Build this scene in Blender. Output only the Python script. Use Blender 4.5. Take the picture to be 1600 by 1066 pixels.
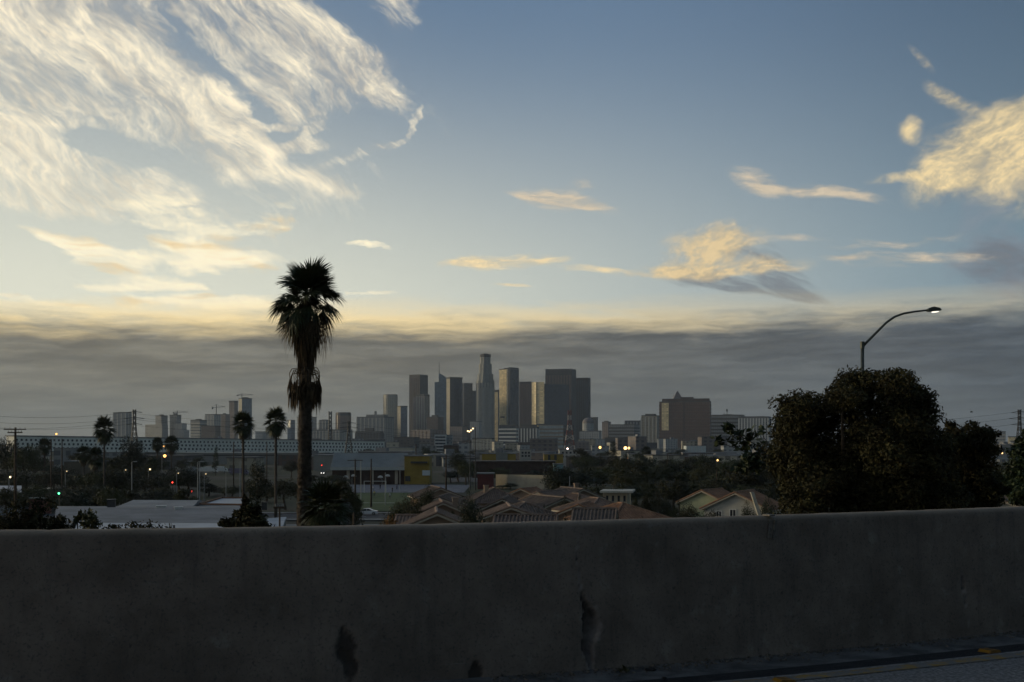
import bpy, bmesh, math, random
import numpy as np
from mathutils import Vector, Matrix, noise as mnoise

for o in list(bpy.data.objects):
    bpy.data.objects.remove(o)
SC = bpy.context.scene
COL = SC.collection
R = math.radians
F = 2000.0            # focal length in photograph pixels (1600 wide)
CX, HY = 800.0, 690.0 # principal column and horizon row
ZC = 16.0             # camera height above the street level

# ------------------------------------------------------------------ camera
cam_d = bpy.data.cameras.new('camera')
cam = bpy.data.objects.new('camera', cam_d)
COL.objects.link(cam)
cam.location = (0, 0, ZC)
cam.rotation_euler = (R(90), 0, 0)
cam_d.sensor_width = 36.0
cam_d.lens = 36.0 * F / 1600.0
cam_d.shift_y = (HY - 533.0) / 1600.0
cam_d.clip_start = 0.1
cam_d.clip_end = 40000.0
SC.camera = cam

# ------------------------------------------------------------------ view
SC.view_settings.view_transform = 'Standard'
SC.view_settings.look = 'None'
SC.view_settings.gamma = 1.0
SC.view_settings.use_curve_mapping = False
SC.view_settings.exposure = 0.0
SC.cycles.max_bounces = 4
SC.cycles.diffuse_bounces = 2
SC.cycles.glossy_bounces = 2
SC.cycles.transparent_max_bounces = 6
SC.cycles.volume_bounces = 0
SC.cycles.use_denoising = True
SC.cycles.use_adaptive_sampling = True
SC.cycles.adaptive_threshold = 0.02
SC.cycles.adaptive_min_samples = 12

# ------------------------------------------------------------------ sky
SUN_AZ, SUN_EL = R(-78), R(5)

class X:
    """tiny wrapper so that shader maths reads as maths"""
    def __init__(s, t, sock): s.t, s.s = t, sock
    def _m(s, op, *b, clamp=False):
        n = s.t.nodes.new('ShaderNodeMath'); n.operation = op; n.use_clamp = clamp
        for i, v in enumerate((s,) + b):
            if isinstance(v, X): s.t.links.new(v.s, n.inputs[i])
            else: n.inputs[i].default_value = v
        return X(s.t, n.outputs[0])
    def __add__(s, b): return s._m('ADD', b)
    def __sub__(s, b): return s._m('SUBTRACT', b)
    def __mul__(s, b): return s._m('MULTIPLY', b)
    def __truediv__(s, b): return s._m('DIVIDE', b)
    def max(s, b): return s._m('MAXIMUM', b)
    def min(s, b): return s._m('MINIMUM', b)
    def clamp(s): return s._m('ADD', 0.0, clamp=True)
    def rng(s, a, b, c=0.0, d=1.0, smooth=True):
        n = s.t.nodes.new('ShaderNodeMapRange')
        n.interpolation_type = 'SMOOTHSTEP' if smooth else 'LINEAR'
        s.t.links.new(s.s, n.inputs[0])
        for i, v in enumerate((a, b, c, d)): n.inputs[i + 1].default_value = v
        return X(s.t, n.outputs[0])

def mapping(t, vec, loc=(0, 0, 0), rot=0.0, scale=(1, 1, 1), typ='TEXTURE'):
    n = t.nodes.new('ShaderNodeMapping'); n.vector_type = typ
    t.links.new(vec, n.inputs[0])
    n.inputs[1].default_value = loc; n.inputs[2].default_value = (0, 0, rot); n.inputs[3].default_value = scale
    return n.outputs[0]

def noise(t, vec, scale=1.0, detail=4.0, rough=0.5, dist=0.0, lac=2.0, color=False, dim='3D'):
    n = t.nodes.new('ShaderNodeTexNoise'); n.noise_dimensions = dim
    if vec is not None: t.links.new(vec, n.inputs['Vector'])
    n.inputs['Scale'].default_value = scale; n.inputs['Detail'].default_value = detail
    n.inputs['Roughness'].default_value = rough; n.inputs['Distortion'].default_value = dist
    n.inputs['Lacunarity'].default_value = lac
    return n.outputs['Color'] if color else X(t, n.outputs['Fac'])

def mixc(t, fac, a, b, mode='MIX'):
    n = t.nodes.new('ShaderNodeMix'); n.data_type = 'RGBA'; n.blend_type = mode
    for sock, v in ((n.inputs[0], fac), (n.inputs[6], a), (n.inputs[7], b)):
        if isinstance(v, X): t.links.new(v.s, sock)
        elif isinstance(v, (int, float)): sock.default_value = v
        elif isinstance(v, tuple): sock.default_value = (v[0], v[1], v[2], 1)
        else: t.links.new(v, sock)
    return n.outputs[2]

def s2l(r, g, b):
    f = lambda c: (c / 255) / 12.92 if c / 255 <= 0.04045 else ((c / 255 + 0.055) / 1.055) ** 2.4
    return (f(r), f(g), f(b))

def azel(px, py):
    az = math.atan((px - CX) / F)
    el = math.atan((HY - py) / F * math.cos(az))
    return az * F, el * F     # directions on the sky, in 1/2000 radian

NOISE = noise
W = bpy.data.worlds.new('World'); SC.world = W; W.use_nodes = True
def build_sky():
    t = W.node_tree; t.nodes.clear()
    new = t.nodes.new
    def noise(*a, **k): return NOISE(*a, dim='2D', **k)
    out = new('ShaderNodeOutputWorld'); bg = new('ShaderNodeBackground')
    sky = new('ShaderNodeTexSky'); sky.sky_type = 'NISHITA'; sky.sun_disc = False
    sky.sun_elevation = SUN_EL; sky.sun_rotation = SUN_AZ
    sky.altitude = 100; sky.air_density = 1.0; sky.dust_density = 1.0; sky.ozone_density = 1.6
    geo = new('ShaderNodeTexCoord')
    sep = new('ShaderNodeSeparateXYZ'); t.links.new(geo.outputs['Generated'], sep.inputs[0])
    x, y, z = (X(t, sep.outputs[i]) for i in range(3))
    U = x._m('ARCTAN2', y) * F
    V = z._m('ARCSINE') * F
    cmb = new('ShaderNodeCombineXYZ'); t.links.new(U.s, cmb.inputs[0]); t.links.new(V.s, cmb.inputs[1]); cmb.inputs[2].default_value = 1.0
    uv = cmb.outputs[0]
    def vadd(a, b, k, off=0.5):
        s = new('ShaderNodeVectorMath'); s.operation = 'SUBTRACT'; t.links.new(b, s.inputs[0]); s.inputs[1].default_value = (off, off, off)
        m = new('ShaderNodeVectorMath'); m.operation = 'MULTIPLY'; t.links.new(s.outputs[0], m.inputs[0]); m.inputs[1].default_value = (k[0], k[1], 0)
        d = new('ShaderNodeVectorMath'); d.operation = 'ADD'; t.links.new(a, d.inputs[0]); t.links.new(m.outputs[0], d.inputs[1])
        return d.outputs[0]
    def dot(vec, k):
        n = new('ShaderNodeVectorMath'); n.operation = 'DOT_PRODUCT'
        t.links.new(vec, n.inputs[0]); n.inputs[1].default_value = k
        return X(t, n.outputs['Value'])
    def blob(vec, px, py, rx, ry, rot=0.0):      # soft ellipse (1 - r2)^2 about a direction
        u, v = azel(px, py); c, s = math.cos(R(rot)), math.sin(R(rot))
        p = dot(vec, (c / rx, s / rx, -(u * c + v * s) / rx)); q = dot(vec, (-s / ry, c / ry, (u * s - v * c) / ry))
        w = (q._m('MULTIPLY_ADD', q, p * p) * -1.0 + 1.0).max(0.0)
        return w * w
    def blobs(vec, lst, grow=1.0):
        acc = None
        for b in lst:
            v = blob(vec, b[0], b[1], b[2] * grow, b[3] * grow, b[4]) * (b[5] if len(b) > 5 else 1.0)
            acc = v if acc is None else acc + v
        return acc
    # drifting of the cloud shapes
    wn = noise(t, mapping(t, uv, scale=(260, 120, 1)), detail=5, rough=0.6, color=True)
    wf = noise(t, mapping(t, uv, rot=R(-25), scale=(90, 30, 1)), detail=2, rough=0.55, color=True)
    uvw = vadd(uv, wn, (170, 70))
    wl = noise(t, mapping(t, uv, (70, 30, 0), scale=(240, 130, 1)), detail=1.5, rough=0.5, color=True)
    uvf = vadd(vadd(uv, wl, (80, 46)), wf, (22, 12))
    # --- base: clear dusk sky
    base = mixc(t, 1.0, sky.outputs[0], (SKY_K[0], SKY_K[1], SKY_K[2]), 'MULTIPLY')
    A = x * math.sin(R(-62)) + y * math.cos(R(-62))          # how far towards the sunset one looks
    veil = V.rng(700, 150, 0.62, 0.95) * A.rng(-0.4, 0.3, 0.3, 1.0)
    vc = mixc(t, A.rng(0.0, 0.74), L(124, 150, 166), L(238, 237, 217))
    vc = mixc(t, V.rng(120, 720) * A.rng(0.95, 0.45, 0.55, 1.0), vc, mixc(t, A.rng(0.05, 0.42), L(84, 106, 134), L(112, 138, 170)))
    vc = mixc(t, A.rng(0.1, -0.8), vc, L(88, 92, 96))
    base = mixc(t, veil, base, vc)
    col = base
    # --- high ice cloud, torn into streaks that fall towards the right
    m1 = blobs(uvw, CIRRUS)
    far = U.rng(-760, -1300) * V.rng(180, 420) * V.rng(1500, 900) * A.rng(-0.1, 0.4) * 0.75       # the sheet goes on outside the frame
    m1 = m1.max(far)
    n1 = noise(t, mapping(t, uvf, rot=R(-38), scale=(150, 42, 1)), detail=6, rough=0.66)
    n1b = noise(t, mapping(t, uvf, (300, 900, 0), R(-30), (420, 130, 1)), detail=6, rough=0.58)
    n1c = noise(t, mapping(t, uvf, rot=R(-50), scale=(40, 13, 1)), detail=6, rough=0.65)
    n1d = noise(t, mapping(t, uvf, (90, 40, 0), R(-44), (17, 6.5, 1)), detail=4, rough=0.6)
    d1 = (m1.min(0.55) * 1.04 + ((n1 - 0.5) * 1.25 + (n1b - 0.5) * 2.0 + (n1c - 0.5) * 0.85 + (n1d - 0.5) * 0.55) * m1.rng(0.0, 0.22, 0.0, 1.0)).rng(0.12, 1.14, smooth=False)._m('POWER', 1.15)
    d1 = d1.max(m1.rng(0.02, 0.8) * n1b.rng(0.25, 0.7) * 0.32)
    vivid = (n1 * 0.7 + n1b * 0.3).rng(0.36, 0.6)
    c1 = mixc(t, vivid, C_CREAM, C_CREAM2)
    col = mixc(t, d1 * 0.95, col, c1)
    # --- low streaky banks over the deck, left
    n2 = noise(t, mapping(t, uvf, rot=R(-3), scale=(190, 26, 1)), detail=5, rough=0.55)
    m2 = blobs(uvw, BANKS)
    d2 = (m2.min(0.75) * 1.15 + ((n2 - 0.5) * 2.2 + (n1c - 0.5) * 0.7 + (n1d - 0.5) * 0.4) * m2.rng(0.0, 0.25)).rng(0.08, 1.05, smooth=False)
    g2 = noise(t, mapping(t, uvf, (40, 70, 0), scale=(160, 24, 1)), detail=4).rng(0.48, 0.68)
    col = mixc(t, d2 * 0.92, col, mixc(t, g2 * 0.75, C_WARM, C_GOLD))
    # --- separate small clouds: sunlit heads, grey undersides and falling virga
    for light, lst, rot, sc, k, amp in SMALL:
        n3 = noise(t, mapping(t, uvf, rot=R(rot), scale=sc), detail=5, rough=0.6)
        b3 = blobs(uvf, lst, 1.12)
        nf3 = noise(t, mapping(t, uvf, (37, 11, 0), R(rot), (sc[0] * .3, sc[1] * .3, 1)), detail=5, rough=0.65)
        d3 = (b3.min(0.78) * 1.1 + ((n3 - 0.5) * amp * 1.9 + (nf3 - 0.5) * 0.75) * b3.rng(0.0, 0.3)).rng(0.04, 1.0, smooth=False)._m('POWER', 1.35)
        lt = mixc(t, (n3 * 0.6 + nf3 * 0.4).rng(0.3, 0.66), tuple(c * q for c, q in zip(light, (.82, .84, .88))), tuple(c * 1.12 for c in light))
        col = mixc(t, d3 * k, col, lt)
    # --- the grey deck above the horizon, with its lit upper rim
    uvd = vadd(uv, wf, (30, 10))
    ne = noise(t, mapping(t, uvd, scale=(240, 34, 1)), detail=5, rough=0.58)
    ne2 = noise(t, mapping(t, uv, (500, 0, 0), scale=(900, 200, 1)), detail=3)
    Ve = V + (ne - 0.5) * 52.0 + (ne2 - 0.5) * 30.0 + U * -0.008 - 12.0
    rim = Ve.rng(215, 178) * A.rng(-0.3, 0.55, 0.0, 1.0)
    col = mixc(t, rim * ne.rng(0.3, 0.62, 0.45, 0.95), col, mixc(t, U.rng(600, -500), C_RIM_R, C_RIM))
    nd = noise(t, mapping(t, uvd, (0, 300, 0), R(2), (300, 36, 1)), detail=5, rough=0.6)
    dc = mixc(t, A.rng(0.08, 0.75), C_DECK_R, C_DECK_L)
    nd2 = noise(t, mapping(t, uvd, (50, 80, 0), R(1), (110, 12, 1)), detail=5, rough=0.62)
    dc = mixc(t, nd2.rng(0.38, 0.64), mixc(t, 1.0, dc, (0.86, 0.87, 0.89), 'MULTIPLY'), mixc(t, 1.0, dc, (1.14, 1.13, 1.11), 'MULTIPLY'))
    dc = mixc(t, A.rng(0.05, -0.7), dc, L(70, 72, 74))
    dc = mixc(t, nd.rng(0.40, 0.62), dc, mixc(t, 1.0, dc, (1.42, 1.41, 1.38), 'MULTIPLY'))
    dc = mixc(t, V.rng(170, 20) * 0.5 * A.rng(-0.3, 0.3), dc, C_DECK_LOW)
    deck = (Ve + (nd2 - 0.5) * 26.0).rng(194, 142)
    col = mixc(t, deck * 0.96, col, dc)
    t.links.new(col, bg.inputs[0]); bg.inputs[1].default_value = SKY_STRENGTH
    t.links.new(bg.outputs[0], out.inputs[0])

SKY_STRENGTH = 0.1
SKY_K = (1.0, 1.0, 1.0)
def L(r, g, b, k=1.0):           # a colour seen in the sky, divided by the sky's strength
    c = s2l(r, g, b); return tuple(v * k / SKY_STRENGTH for v in c)
C_CREAM, C_CREAM2 = L(232, 214, 184), L(255, 241, 210, 1.12)
C_WARM, C_GOLD = L(255, 243, 210, 1.1), L(236, 202, 140)
C_RIM, C_RIM_R = L(255, 228, 168, 1.05), L(214, 196, 156)
C_DECK_L, C_DECK_R, C_DECK_LOW = L(103, 102, 95), L(70, 78, 86), L(98, 103, 104)
CIRRUS = [  # px, py, rx, ry, rotation, weight
    (60, 40, 330, 170, -8, 0.85), (200, 110, 300, 120, -20, 0.8), (90, 130, 220, 70, -20, 0.5), (330, 160, 140, 70, -25, 0.6),
    (400, 50, 190, 120, -35, 0.85), (500, 90, 170, 70, -35, 0.8), (560, 100, 110, 45, -35, 0.5), (440, 130, 100, 50, -45, 0.5),
    (375, 215, 60, 26, -50, 0.8), (30, 200, 120, 50, 0, 0.45), (90, 280, 260, 55, -10, 0.85), (40, 300, 200, 40, -8, 0.5),
    (432, 190, 46, 12, 0, 0.95), (470, 225, 80, 18, 4, 0.8), (497, 205, 18, 36, -12, 0.75), (640, 200, 60, 14, 55, 0.75), (590, 240, 90, 16, 25, 0.4), (380, 262, 120, 44, 0, 0.6),
    (520, 290, 70, 30, -20, 0.55), (630, 15, 70, 40, -30, 0.45), (330, 240, 520, 240, -15, 0.16), (620, 150, 300, 160, -30, 0.08),
    (325, 105, 130, 34, -42, -0.95), (420, 190, 110, 28, -36, -0.7), (560, 150, 110, 26, -28, -0.35), (480, 120, 60, 20, -35, -0.3), (250, 60, 60, 16, -40, -0.4), (110, 175, 150, 22, -14, -0.6), (160, 225, 140, 26, -12, -0.55), (60, 45, 60, 26, -30, -0.35), (470, 45, 50, 40, -40, -0.3),
]
BANKS = [
    (100, 378, 60, 16, -22, 0.7), (140, 395, 80, 30, -25, 0.95), (200, 415, 80, 18, -18, 0.8), (330, 402, 150, 24, 2, 1.0), (270, 388, 80, 18, 0, 0.6), (250, 348, 110, 24, -14, 0.7), (400, 345, 90, 22, 14, 0.5),
    (200, 442, 130, 13, 0, 0.9), (280, 440, 70, 10, -6, 0.5), (305, 425, 40, 9, 0, 0.8), (360, 470, 200, 20, 2, 1.0), (220, 465, 90, 12, -8, 0.5), (50, 473, 110, 8, 0, 0.8), (560, 390, 50, 8, 0, 0.6), (570, 457, 60, 7, 0, 0.6), (250, 320, 60, 12, -10, 0.4),
]
SMALL = [
    (L(128, 138, 148), [(1590, 260, 170, 80, 20, 0.7), (1585, 420, 120, 70, -30, 0.8), (1560, 405, 90, 40, 0, 0.5)], 20, (90, 40, 1), 0.75, 0.9),
    (L(112, 116, 122), [(1120, 430, 120, 26, -15, 0.85), (1180, 455, 110, 14, -14, 0.6), (1060, 425, 60, 20, -10, 0.5), (1230, 435, 70, 40, -35, 0.75), (1255, 460, 70, 16, -25, 0.5), (1170, 385, 90, 24, -10, 0.5), (1590, 415, 90, 55, -20, 0.9), (1540, 405, 60, 30, -10, 0.5)], -22, (80, 16, 1), 0.72, 1.0),
    (L(226, 200, 152), [(1110, 380, 115, 28, 3, 0.95), (1140, 370, 64, 30, 0, 0.6), (1130, 412, 165, 22, 0, 1.0), (1040, 413, 50, 10, 0, 0.4), (1000, 423, 90, 9, 0, 0.4)], 5, (60, 24, 1), 0.9, 0.8),
    (L(236, 212, 162), [(1575, 230, 135, 70, 18, 1.25), (1500, 265, 110, 30, 22, 0.9), (1595, 195, 70, 36, 0, 0.7), (1420, 280, 90, 9, 4, 0.5), (1440, 205, 26, 22, -30, 0.75), (1500, 152, 52, 16, -28, 0.6), (1450, 95, 34, 12, -45, 0.35), (1580, 310, 60, 40, 0, 0.3)], 20, (70, 34, 1), 0.94, 0.4),
    (L(214, 196, 168), [(880, 305, 62, 22, -14, 0.9), (915, 318, 50, 16, -25, 0.6), (850, 300, 50, 8, -6, 0.4), (910, 280, 30, 14, 0, 0.45), (1180, 285, 50, 24, -28, 0.7), (1260, 303, 110, 14, -9, 0.75), (1330, 318, 70, 8, -9, 0.4), (1440, 402, 140, 18, -3, 0.7), (1330, 398, 40, 8, 0, 0.6), (1400, 372, 130, 10, 2, 0.4), (1230, 370, 90, 8, 0, 0.4)], -8, (70, 20, 1), 0.82, 0.9),
    (L(240, 216, 168), [(770, 408, 100, 18, 4, 0.9), (850, 410, 46, 10, 2, 0.6), (720, 412, 50, 10, 0, 0.5), (920, 422, 90, 7, 0, 0.45), (800, 447, 34, 4, -5, 0.7)], 0, (70, 16, 1), 0.88, 0.9),
]
build_sky()
W.cycles.sampling_method = 'MANUAL'; W.cycles.sample_map_resolution = 512

sun_d = bpy.data.lights.new('sun', 'SUN')
sun_d.energy = 1.5; sun_d.angle = R(10); sun_d.color = (1.0, 0.80, 0.48)
sun = bpy.data.objects.new('sun', sun_d); COL.objects.link(sun)
sd = Vector((math.sin(SUN_AZ) * math.cos(SUN_EL), math.cos(SUN_AZ) * math.cos(SUN_EL), math.sin(SUN_EL)))
sun.rotation_euler = sd.to_track_quat('Z', 'Y').to_euler()

# ------------------------------------------------------------------ helpers
def P(px, py, d):
    return Vector(((px - CX) / F * d, d, ZC + (HY - py) / F * d))
def gx(px, d): return (px - CX) / F * d
def gzh(py, d): return ZC + (HY - py) / F * d
def gd(py): return ZC * F / (py - HY)
rnd = random.Random(7)

class MB:
    def __init__(s): s.v, s.f, s.m = [], [], []
    def add(s, vs, fs, mi=0):
        o = len(s.v); s.v += [tuple(v) for v in vs]; s.f += [tuple(i + o for i in f) for f in fs]; s.m += [mi] * len(fs)
        return s
    def box(s, x0, x1, y0, y1, z0, z1, mi=0):
        return s.add([(x0, y0, z0), (x1, y0, z0), (x1, y1, z0), (x0, y1, z0), (x0, y0, z1), (x1, y0, z1), (x1, y1, z1), (x0, y1, z1)],
                     [(0, 3, 2, 1), (4, 5, 6, 7), (0, 1, 5, 4), (1, 2, 6, 5), (2, 3, 7, 6), (3, 0, 4, 7)], mi)
    def tube(s, pts, rs, n=6, mi=0, cap=True):
        pts = [Vector(p) for p in pts]
        if not isinstance(rs, (list, tuple)): rs = [rs] * len(pts)
        vs, fs = [], []
        for i, p in enumerate(pts):
            t = (pts[min(i + 1, len(pts) - 1)] - pts[max(i - 1, 0)]).normalized()
            a = Vector((0, 0, 1)) if abs(t.z) < 0.9 else Vector((1, 0, 0))
            u = t.cross(a).normalized(); w = t.cross(u).normalized()
            for k in range(n):
                g = 2 * math.pi * k / n
                vs.append(p + (u * math.cos(g) + w * math.sin(g)) * rs[i])
        for i in range(len(pts) - 1):
            for k in range(n):
                fs.append((i * n + k, i * n + (k + 1) % n, (i + 1) * n + (k + 1) % n, (i + 1) * n + k))
        if cap:
            fs.append(tuple(range(n - 1, -1, -1))); fs.append(tuple((len(pts) - 1) * n + k for k in range(n)))
        return s.add(vs, fs, mi)
    def prism(s, poly, z0, z1, mi=0):
        n = len(poly)
        vs = [(x, y, z0) for x, y in poly] + [(x, y, z1) for x, y in poly]
        fs = [tuple(range(n - 1, -1, -1)), tuple(range(n, 2 * n))] + [(i, (i + 1) % n, n + (i + 1) % n, n + i) for i in range(n)]
        return s.add(vs, fs, mi)
    def extr(s, poly, y0, y1, mi=0):      # outline in x,z pulled along y
        n = len(poly)
        vs = [(x, y0, z) for x, z in poly] + [(x, y1, z) for x, z in poly]
        fs = [tuple(range(n)), tuple(range(2 * n - 1, n - 1, -1))] + [(i, n + i, n + (i + 1) % n, (i + 1) % n) for i in range(n)]
        return s.add(vs, fs, mi)
    def mesh(s, name):
        me = bpy.data.meshes.new(name); me.from_pydata(s.v, [], s.f); me.update(); return me
    def build(s, name, mats, parent=None, smooth=False, loc=None):
        me = s.mesh(name)
        for m in (mats if isinstance(mats, (list, tuple)) else [mats]): me.materials.append(m)
        if any(s.m): me.polygons.foreach_set('material_index', s.m)
        if smooth: me.polygons.foreach_set('use_smooth', [True] * len(me.polygons))
        return link(name, me, parent, loc)

def link(name, me, parent=None, loc=None):
    o = bpy.data.objects.new(name, me); COL.objects.link(o)
    if parent is not None: o.parent = parent
    if loc is not None: o.location = loc
    return o
def tag(o, label=None, cat=None, group=None, kind=None):
    if label: o['label'] = label
    if cat: o['category'] = cat
    if group: o['group'] = group
    if kind: o['kind'] = kind
    return o
def thing(name, label, cat, loc=(0, 0, 0), rz=0.0, group=None):
    o = bpy.data.objects.new(name, None); COL.objects.link(o)
    o.empty_display_size = 0.3
    o.location = loc; o.rotation_euler = (0, 0, rz)
    return tag(o, label, cat, group)
def copy_tree(o, parent=None, loc=None, rz=None, scale=None, label=None, group=None):
    c = o.copy(); COL.objects.link(c); c.parent = parent
    if loc is not None: c.location = loc
    if rz is not None: c.rotation_euler = (0, 0, rz)
    if scale is not None: c.scale = scale if isinstance(scale, (tuple, list)) else (scale,) * 3
    if label: c['label'] = label
    if group: c['group'] = group
    for ch in KIDS(o): copy_tree(ch, c)
    return c
def KIDS(o): return [c for c in COL.objects if c.parent == o] if o.get('_k') is None else o['_k']

# ------------------------------------------------------------------ materials
MATS = {}
def mat(name, col, rough=0.8, var=0.25, scale=3.0, bump=0.0, bscale=20.0, spec=0.3, metal=0.0, obj_rand=0.0, col2=None):
    if name in MATS: return MATS[name]
    m = bpy.data.materials.new(name); m.use_nodes = True; t = m.node_tree
    b = t.nodes['Principled BSDF']; b.inputs['Roughness'].default_value = rough
    b.inputs['Specular IOR Level'].default_value = spec; b.inputs['Metallic'].default_value = metal
    tc = t.nodes.new('ShaderNodeTexCoord').outputs['Object']
    n = noise(t, tc, scale, 5, 0.6)
    lo = tuple(c * (1 - var) for c in col); hi = tuple(min(1, c * (1 + var)) for c in (col2 or col))
    c = mixc(t, n.rng(0.3, 0.7), lo, hi)
    if obj_rand:
        oi = t.nodes.new('ShaderNodeObjectInfo'); r = X(t, oi.outputs['Random'])
        hs = t.nodes.new('ShaderNodeHueSaturation'); t.links.new(c, hs.inputs['Color'])
        t.links.new((r * obj_rand * 0.12 + (0.5 - obj_rand * 0.06)).s, hs.inputs['Hue'])
        t.links.new((r * obj_rand + (1 - obj_rand * 0.5)).s, hs.inputs['Value']); c = hs.outputs[0]
    t.links.new(c, b.inputs['Base Color'])
    if bump:
        bp = t.nodes.new('ShaderNodeBump'); bp.inputs['Strength'].default_value = bump; bp.inputs['Distance'].default_value = 0.02
        t.links.new(noise(t, tc, bscale, 6, 0.65).s, bp.inputs['Height']); t.links.new(bp.outputs[0], b.inputs['Normal'])
    MATS[name] = m
    return m

def facade(name, wall, glass, su=4.0, sz=4.0, fu=0.6, fz=0.6, rough=0.35, spec=0.5, wrough=0.7, metal=0.0):
    """rows of windows too far away to tell apart: wall and pane from the facade's own grid"""
    if name in MATS: return MATS[name]
    m = bpy.data.materials.new(name); m.use_nodes = True; t = m.node_tree
    b = t.nodes['Principled BSDF']; b.inputs['Specular IOR Level'].default_value = spec
    b.inputs['Metallic'].default_value = metal
    tc = t.nodes.new('ShaderNodeTexCoord').outputs['Object']
    sp = t.nodes.new('ShaderNodeSeparateXYZ'); t.links.new(tc, sp.inputs[0])
    x, y, z = (X(t, sp.outputs[i]) for i in range(3))
    u = (x + y) / su; v = z / sz
    fru = u - u._m('FLOOR'); frv = v - v._m('FLOOR')
    win = fru._m('LESS_THAN', fu) * frv._m('LESS_THAN', fz)
    cmb = t.nodes.new('ShaderNodeCombineXYZ'); t.links.new(u._m('FLOOR').s, cmb.inputs[0]); t.links.new(v._m('FLOOR').s, cmb.inputs[1])
    wn = t.nodes.new('ShaderNodeTexWhiteNoise'); t.links.new(cmb.outputs[0], wn.inputs['Vector'])
    rv = X(t, wn.outputs['Value'])
    g2 = tuple(min(1, c * 1.9 + 0.012) for c in glass)
    gc = mixc(t, rv._m('POWER', 2.0), glass, g2)
    big = noise(t, tc, 0.02, 3, 0.6).rng(0.3, 0.7)
    wc = mixc(t, big, tuple(c * 0.85 for c in wall), tuple(min(1, c * 1.12) for c in wall))
    t.links.new(mixc(t, win, wc, gc), b.inputs['Base Color'])
    t.links.new((win * (rough - wrough) + wrough).s, b.inputs['Roughness'])
    MATS[name] = m
    return m

def emis(name, col, k):
    if name in MATS: return MATS[name]
    m = bpy.data.materials.new(name); m.use_nodes = True; t = m.node_tree; t.nodes.clear()
    o = t.nodes.new('ShaderNodeOutputMaterial'); e = t.nodes.new('ShaderNodeEmission')
    e.inputs[0].default_value = (*col, 1); e.inputs[1].default_value = k; t.links.new(e.outputs[0], o.inputs[0])
    MATS[name] = m
    return m

M_DARKMETAL = mat('dark_metal', (0.05, 0.05, 0.05), 0.5, 0.2)
M_GALV = mat('galvanised', (0.22, 0.23, 0.24), 0.5, 0.2, metal=0.3)
M_WOODPOLE = mat('pole_wood', (0.07, 0.05, 0.035), 0.9, 0.3, 2.0)
M_WHITE = mat('white_paint', (0.62, 0.62, 0.6), 0.6, 0.1)
M_TRUNK = mat('bark', (0.07, 0.055, 0.04), 0.95, 0.4, 6.0, 0.5, 12)
M_LEAF = mat('leaf_dark', (0.030, 0.038, 0.016), 0.55, 0.5, 0.7, spec=0.25, obj_rand=0.5)
M_LEAF2 = mat('leaf_olive', (0.050, 0.052, 0.020), 0.6, 0.45, 0.7, spec=0.2, obj_rand=0.5)
M_LEAFB = mat('leaf_brown', (0.038, 0.031, 0.017), 0.75, 0.5, 2.5, spec=0.12, col2=(0.043, 0.041, 0.018))
M_RUST = mat('leaf_rust', (0.16, 0.075, 0.02), 0.7, 0.4, 1.0)

# ------------------------------------------------------------------ ground
def smooth01(t): t = max(0.0, min(1.0, t)); return t * t * (3 - 2 * t)
def gz(x, y):
    far = 48 + 46 * smooth01((x - 4) / 8)
    z = 13.0 * (1 - smooth01((y - 11.5) / (far - 11.5)))
    z += 0.12 * mnoise.noise(Vector((x * 0.05, y * 0.05, 0))) * smooth01((y - 40) / 40) * (1 - smooth01((y - 110) / 60))
    return z
def build_ground():
    xs = np.concatenate([-np.geomspace(14000, 60, 26), np.linspace(-55, 55, 45), np.geomspace(60, 14000, 26)])
    ys = np.concatenate([[-14000, -3000, -600, -120, -30], np.linspace(-5, 120, 60), np.geomspace(130, 14000, 50)])
    vs = [(x, y, gz(x, y)) for y in ys for x in xs]
    n = len(xs)
    fs = [(j * n + i, j * n + i + 1, (j + 1) * n + i + 1, (j + 1) * n + i) for j in range(len(ys) - 1) for i in range(n - 1)]
    me = bpy.data.meshes.new('ground'); me.from_pydata(vs, [], fs)
    me.polygons.foreach_set('use_smooth', [True] * len(fs))
    m = bpy.data.materials.new('ground'); m.use_nodes = True; t = m.node_tree
    b = t.nodes['Principled BSDF']; b.inputs['Roughness'].default_value = 0.95; b.inputs['Specular IOR Level'].default_value = 0.1
    tc = t.nodes.new('ShaderNodeTexCoord').outputs['Object']
    a = noise(t, tc, 0.02, 6, 0.6); c = noise(t, tc, 0.35, 6, 0.65)
    col = mixc(t, a.rng(0.4, 0.6), (0.055, 0.058, 0.035), (0.085, 0.078, 0.065))
    col = mixc(t, c.rng(0.45, 0.7) * 0.6, col, (0.05, 0.045, 0.03))
    t.links.new(col, b.inputs['Base Color'])
    me.materials.append(m)
    tag(link('ground', me), kind='structure')
build_ground()

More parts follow.
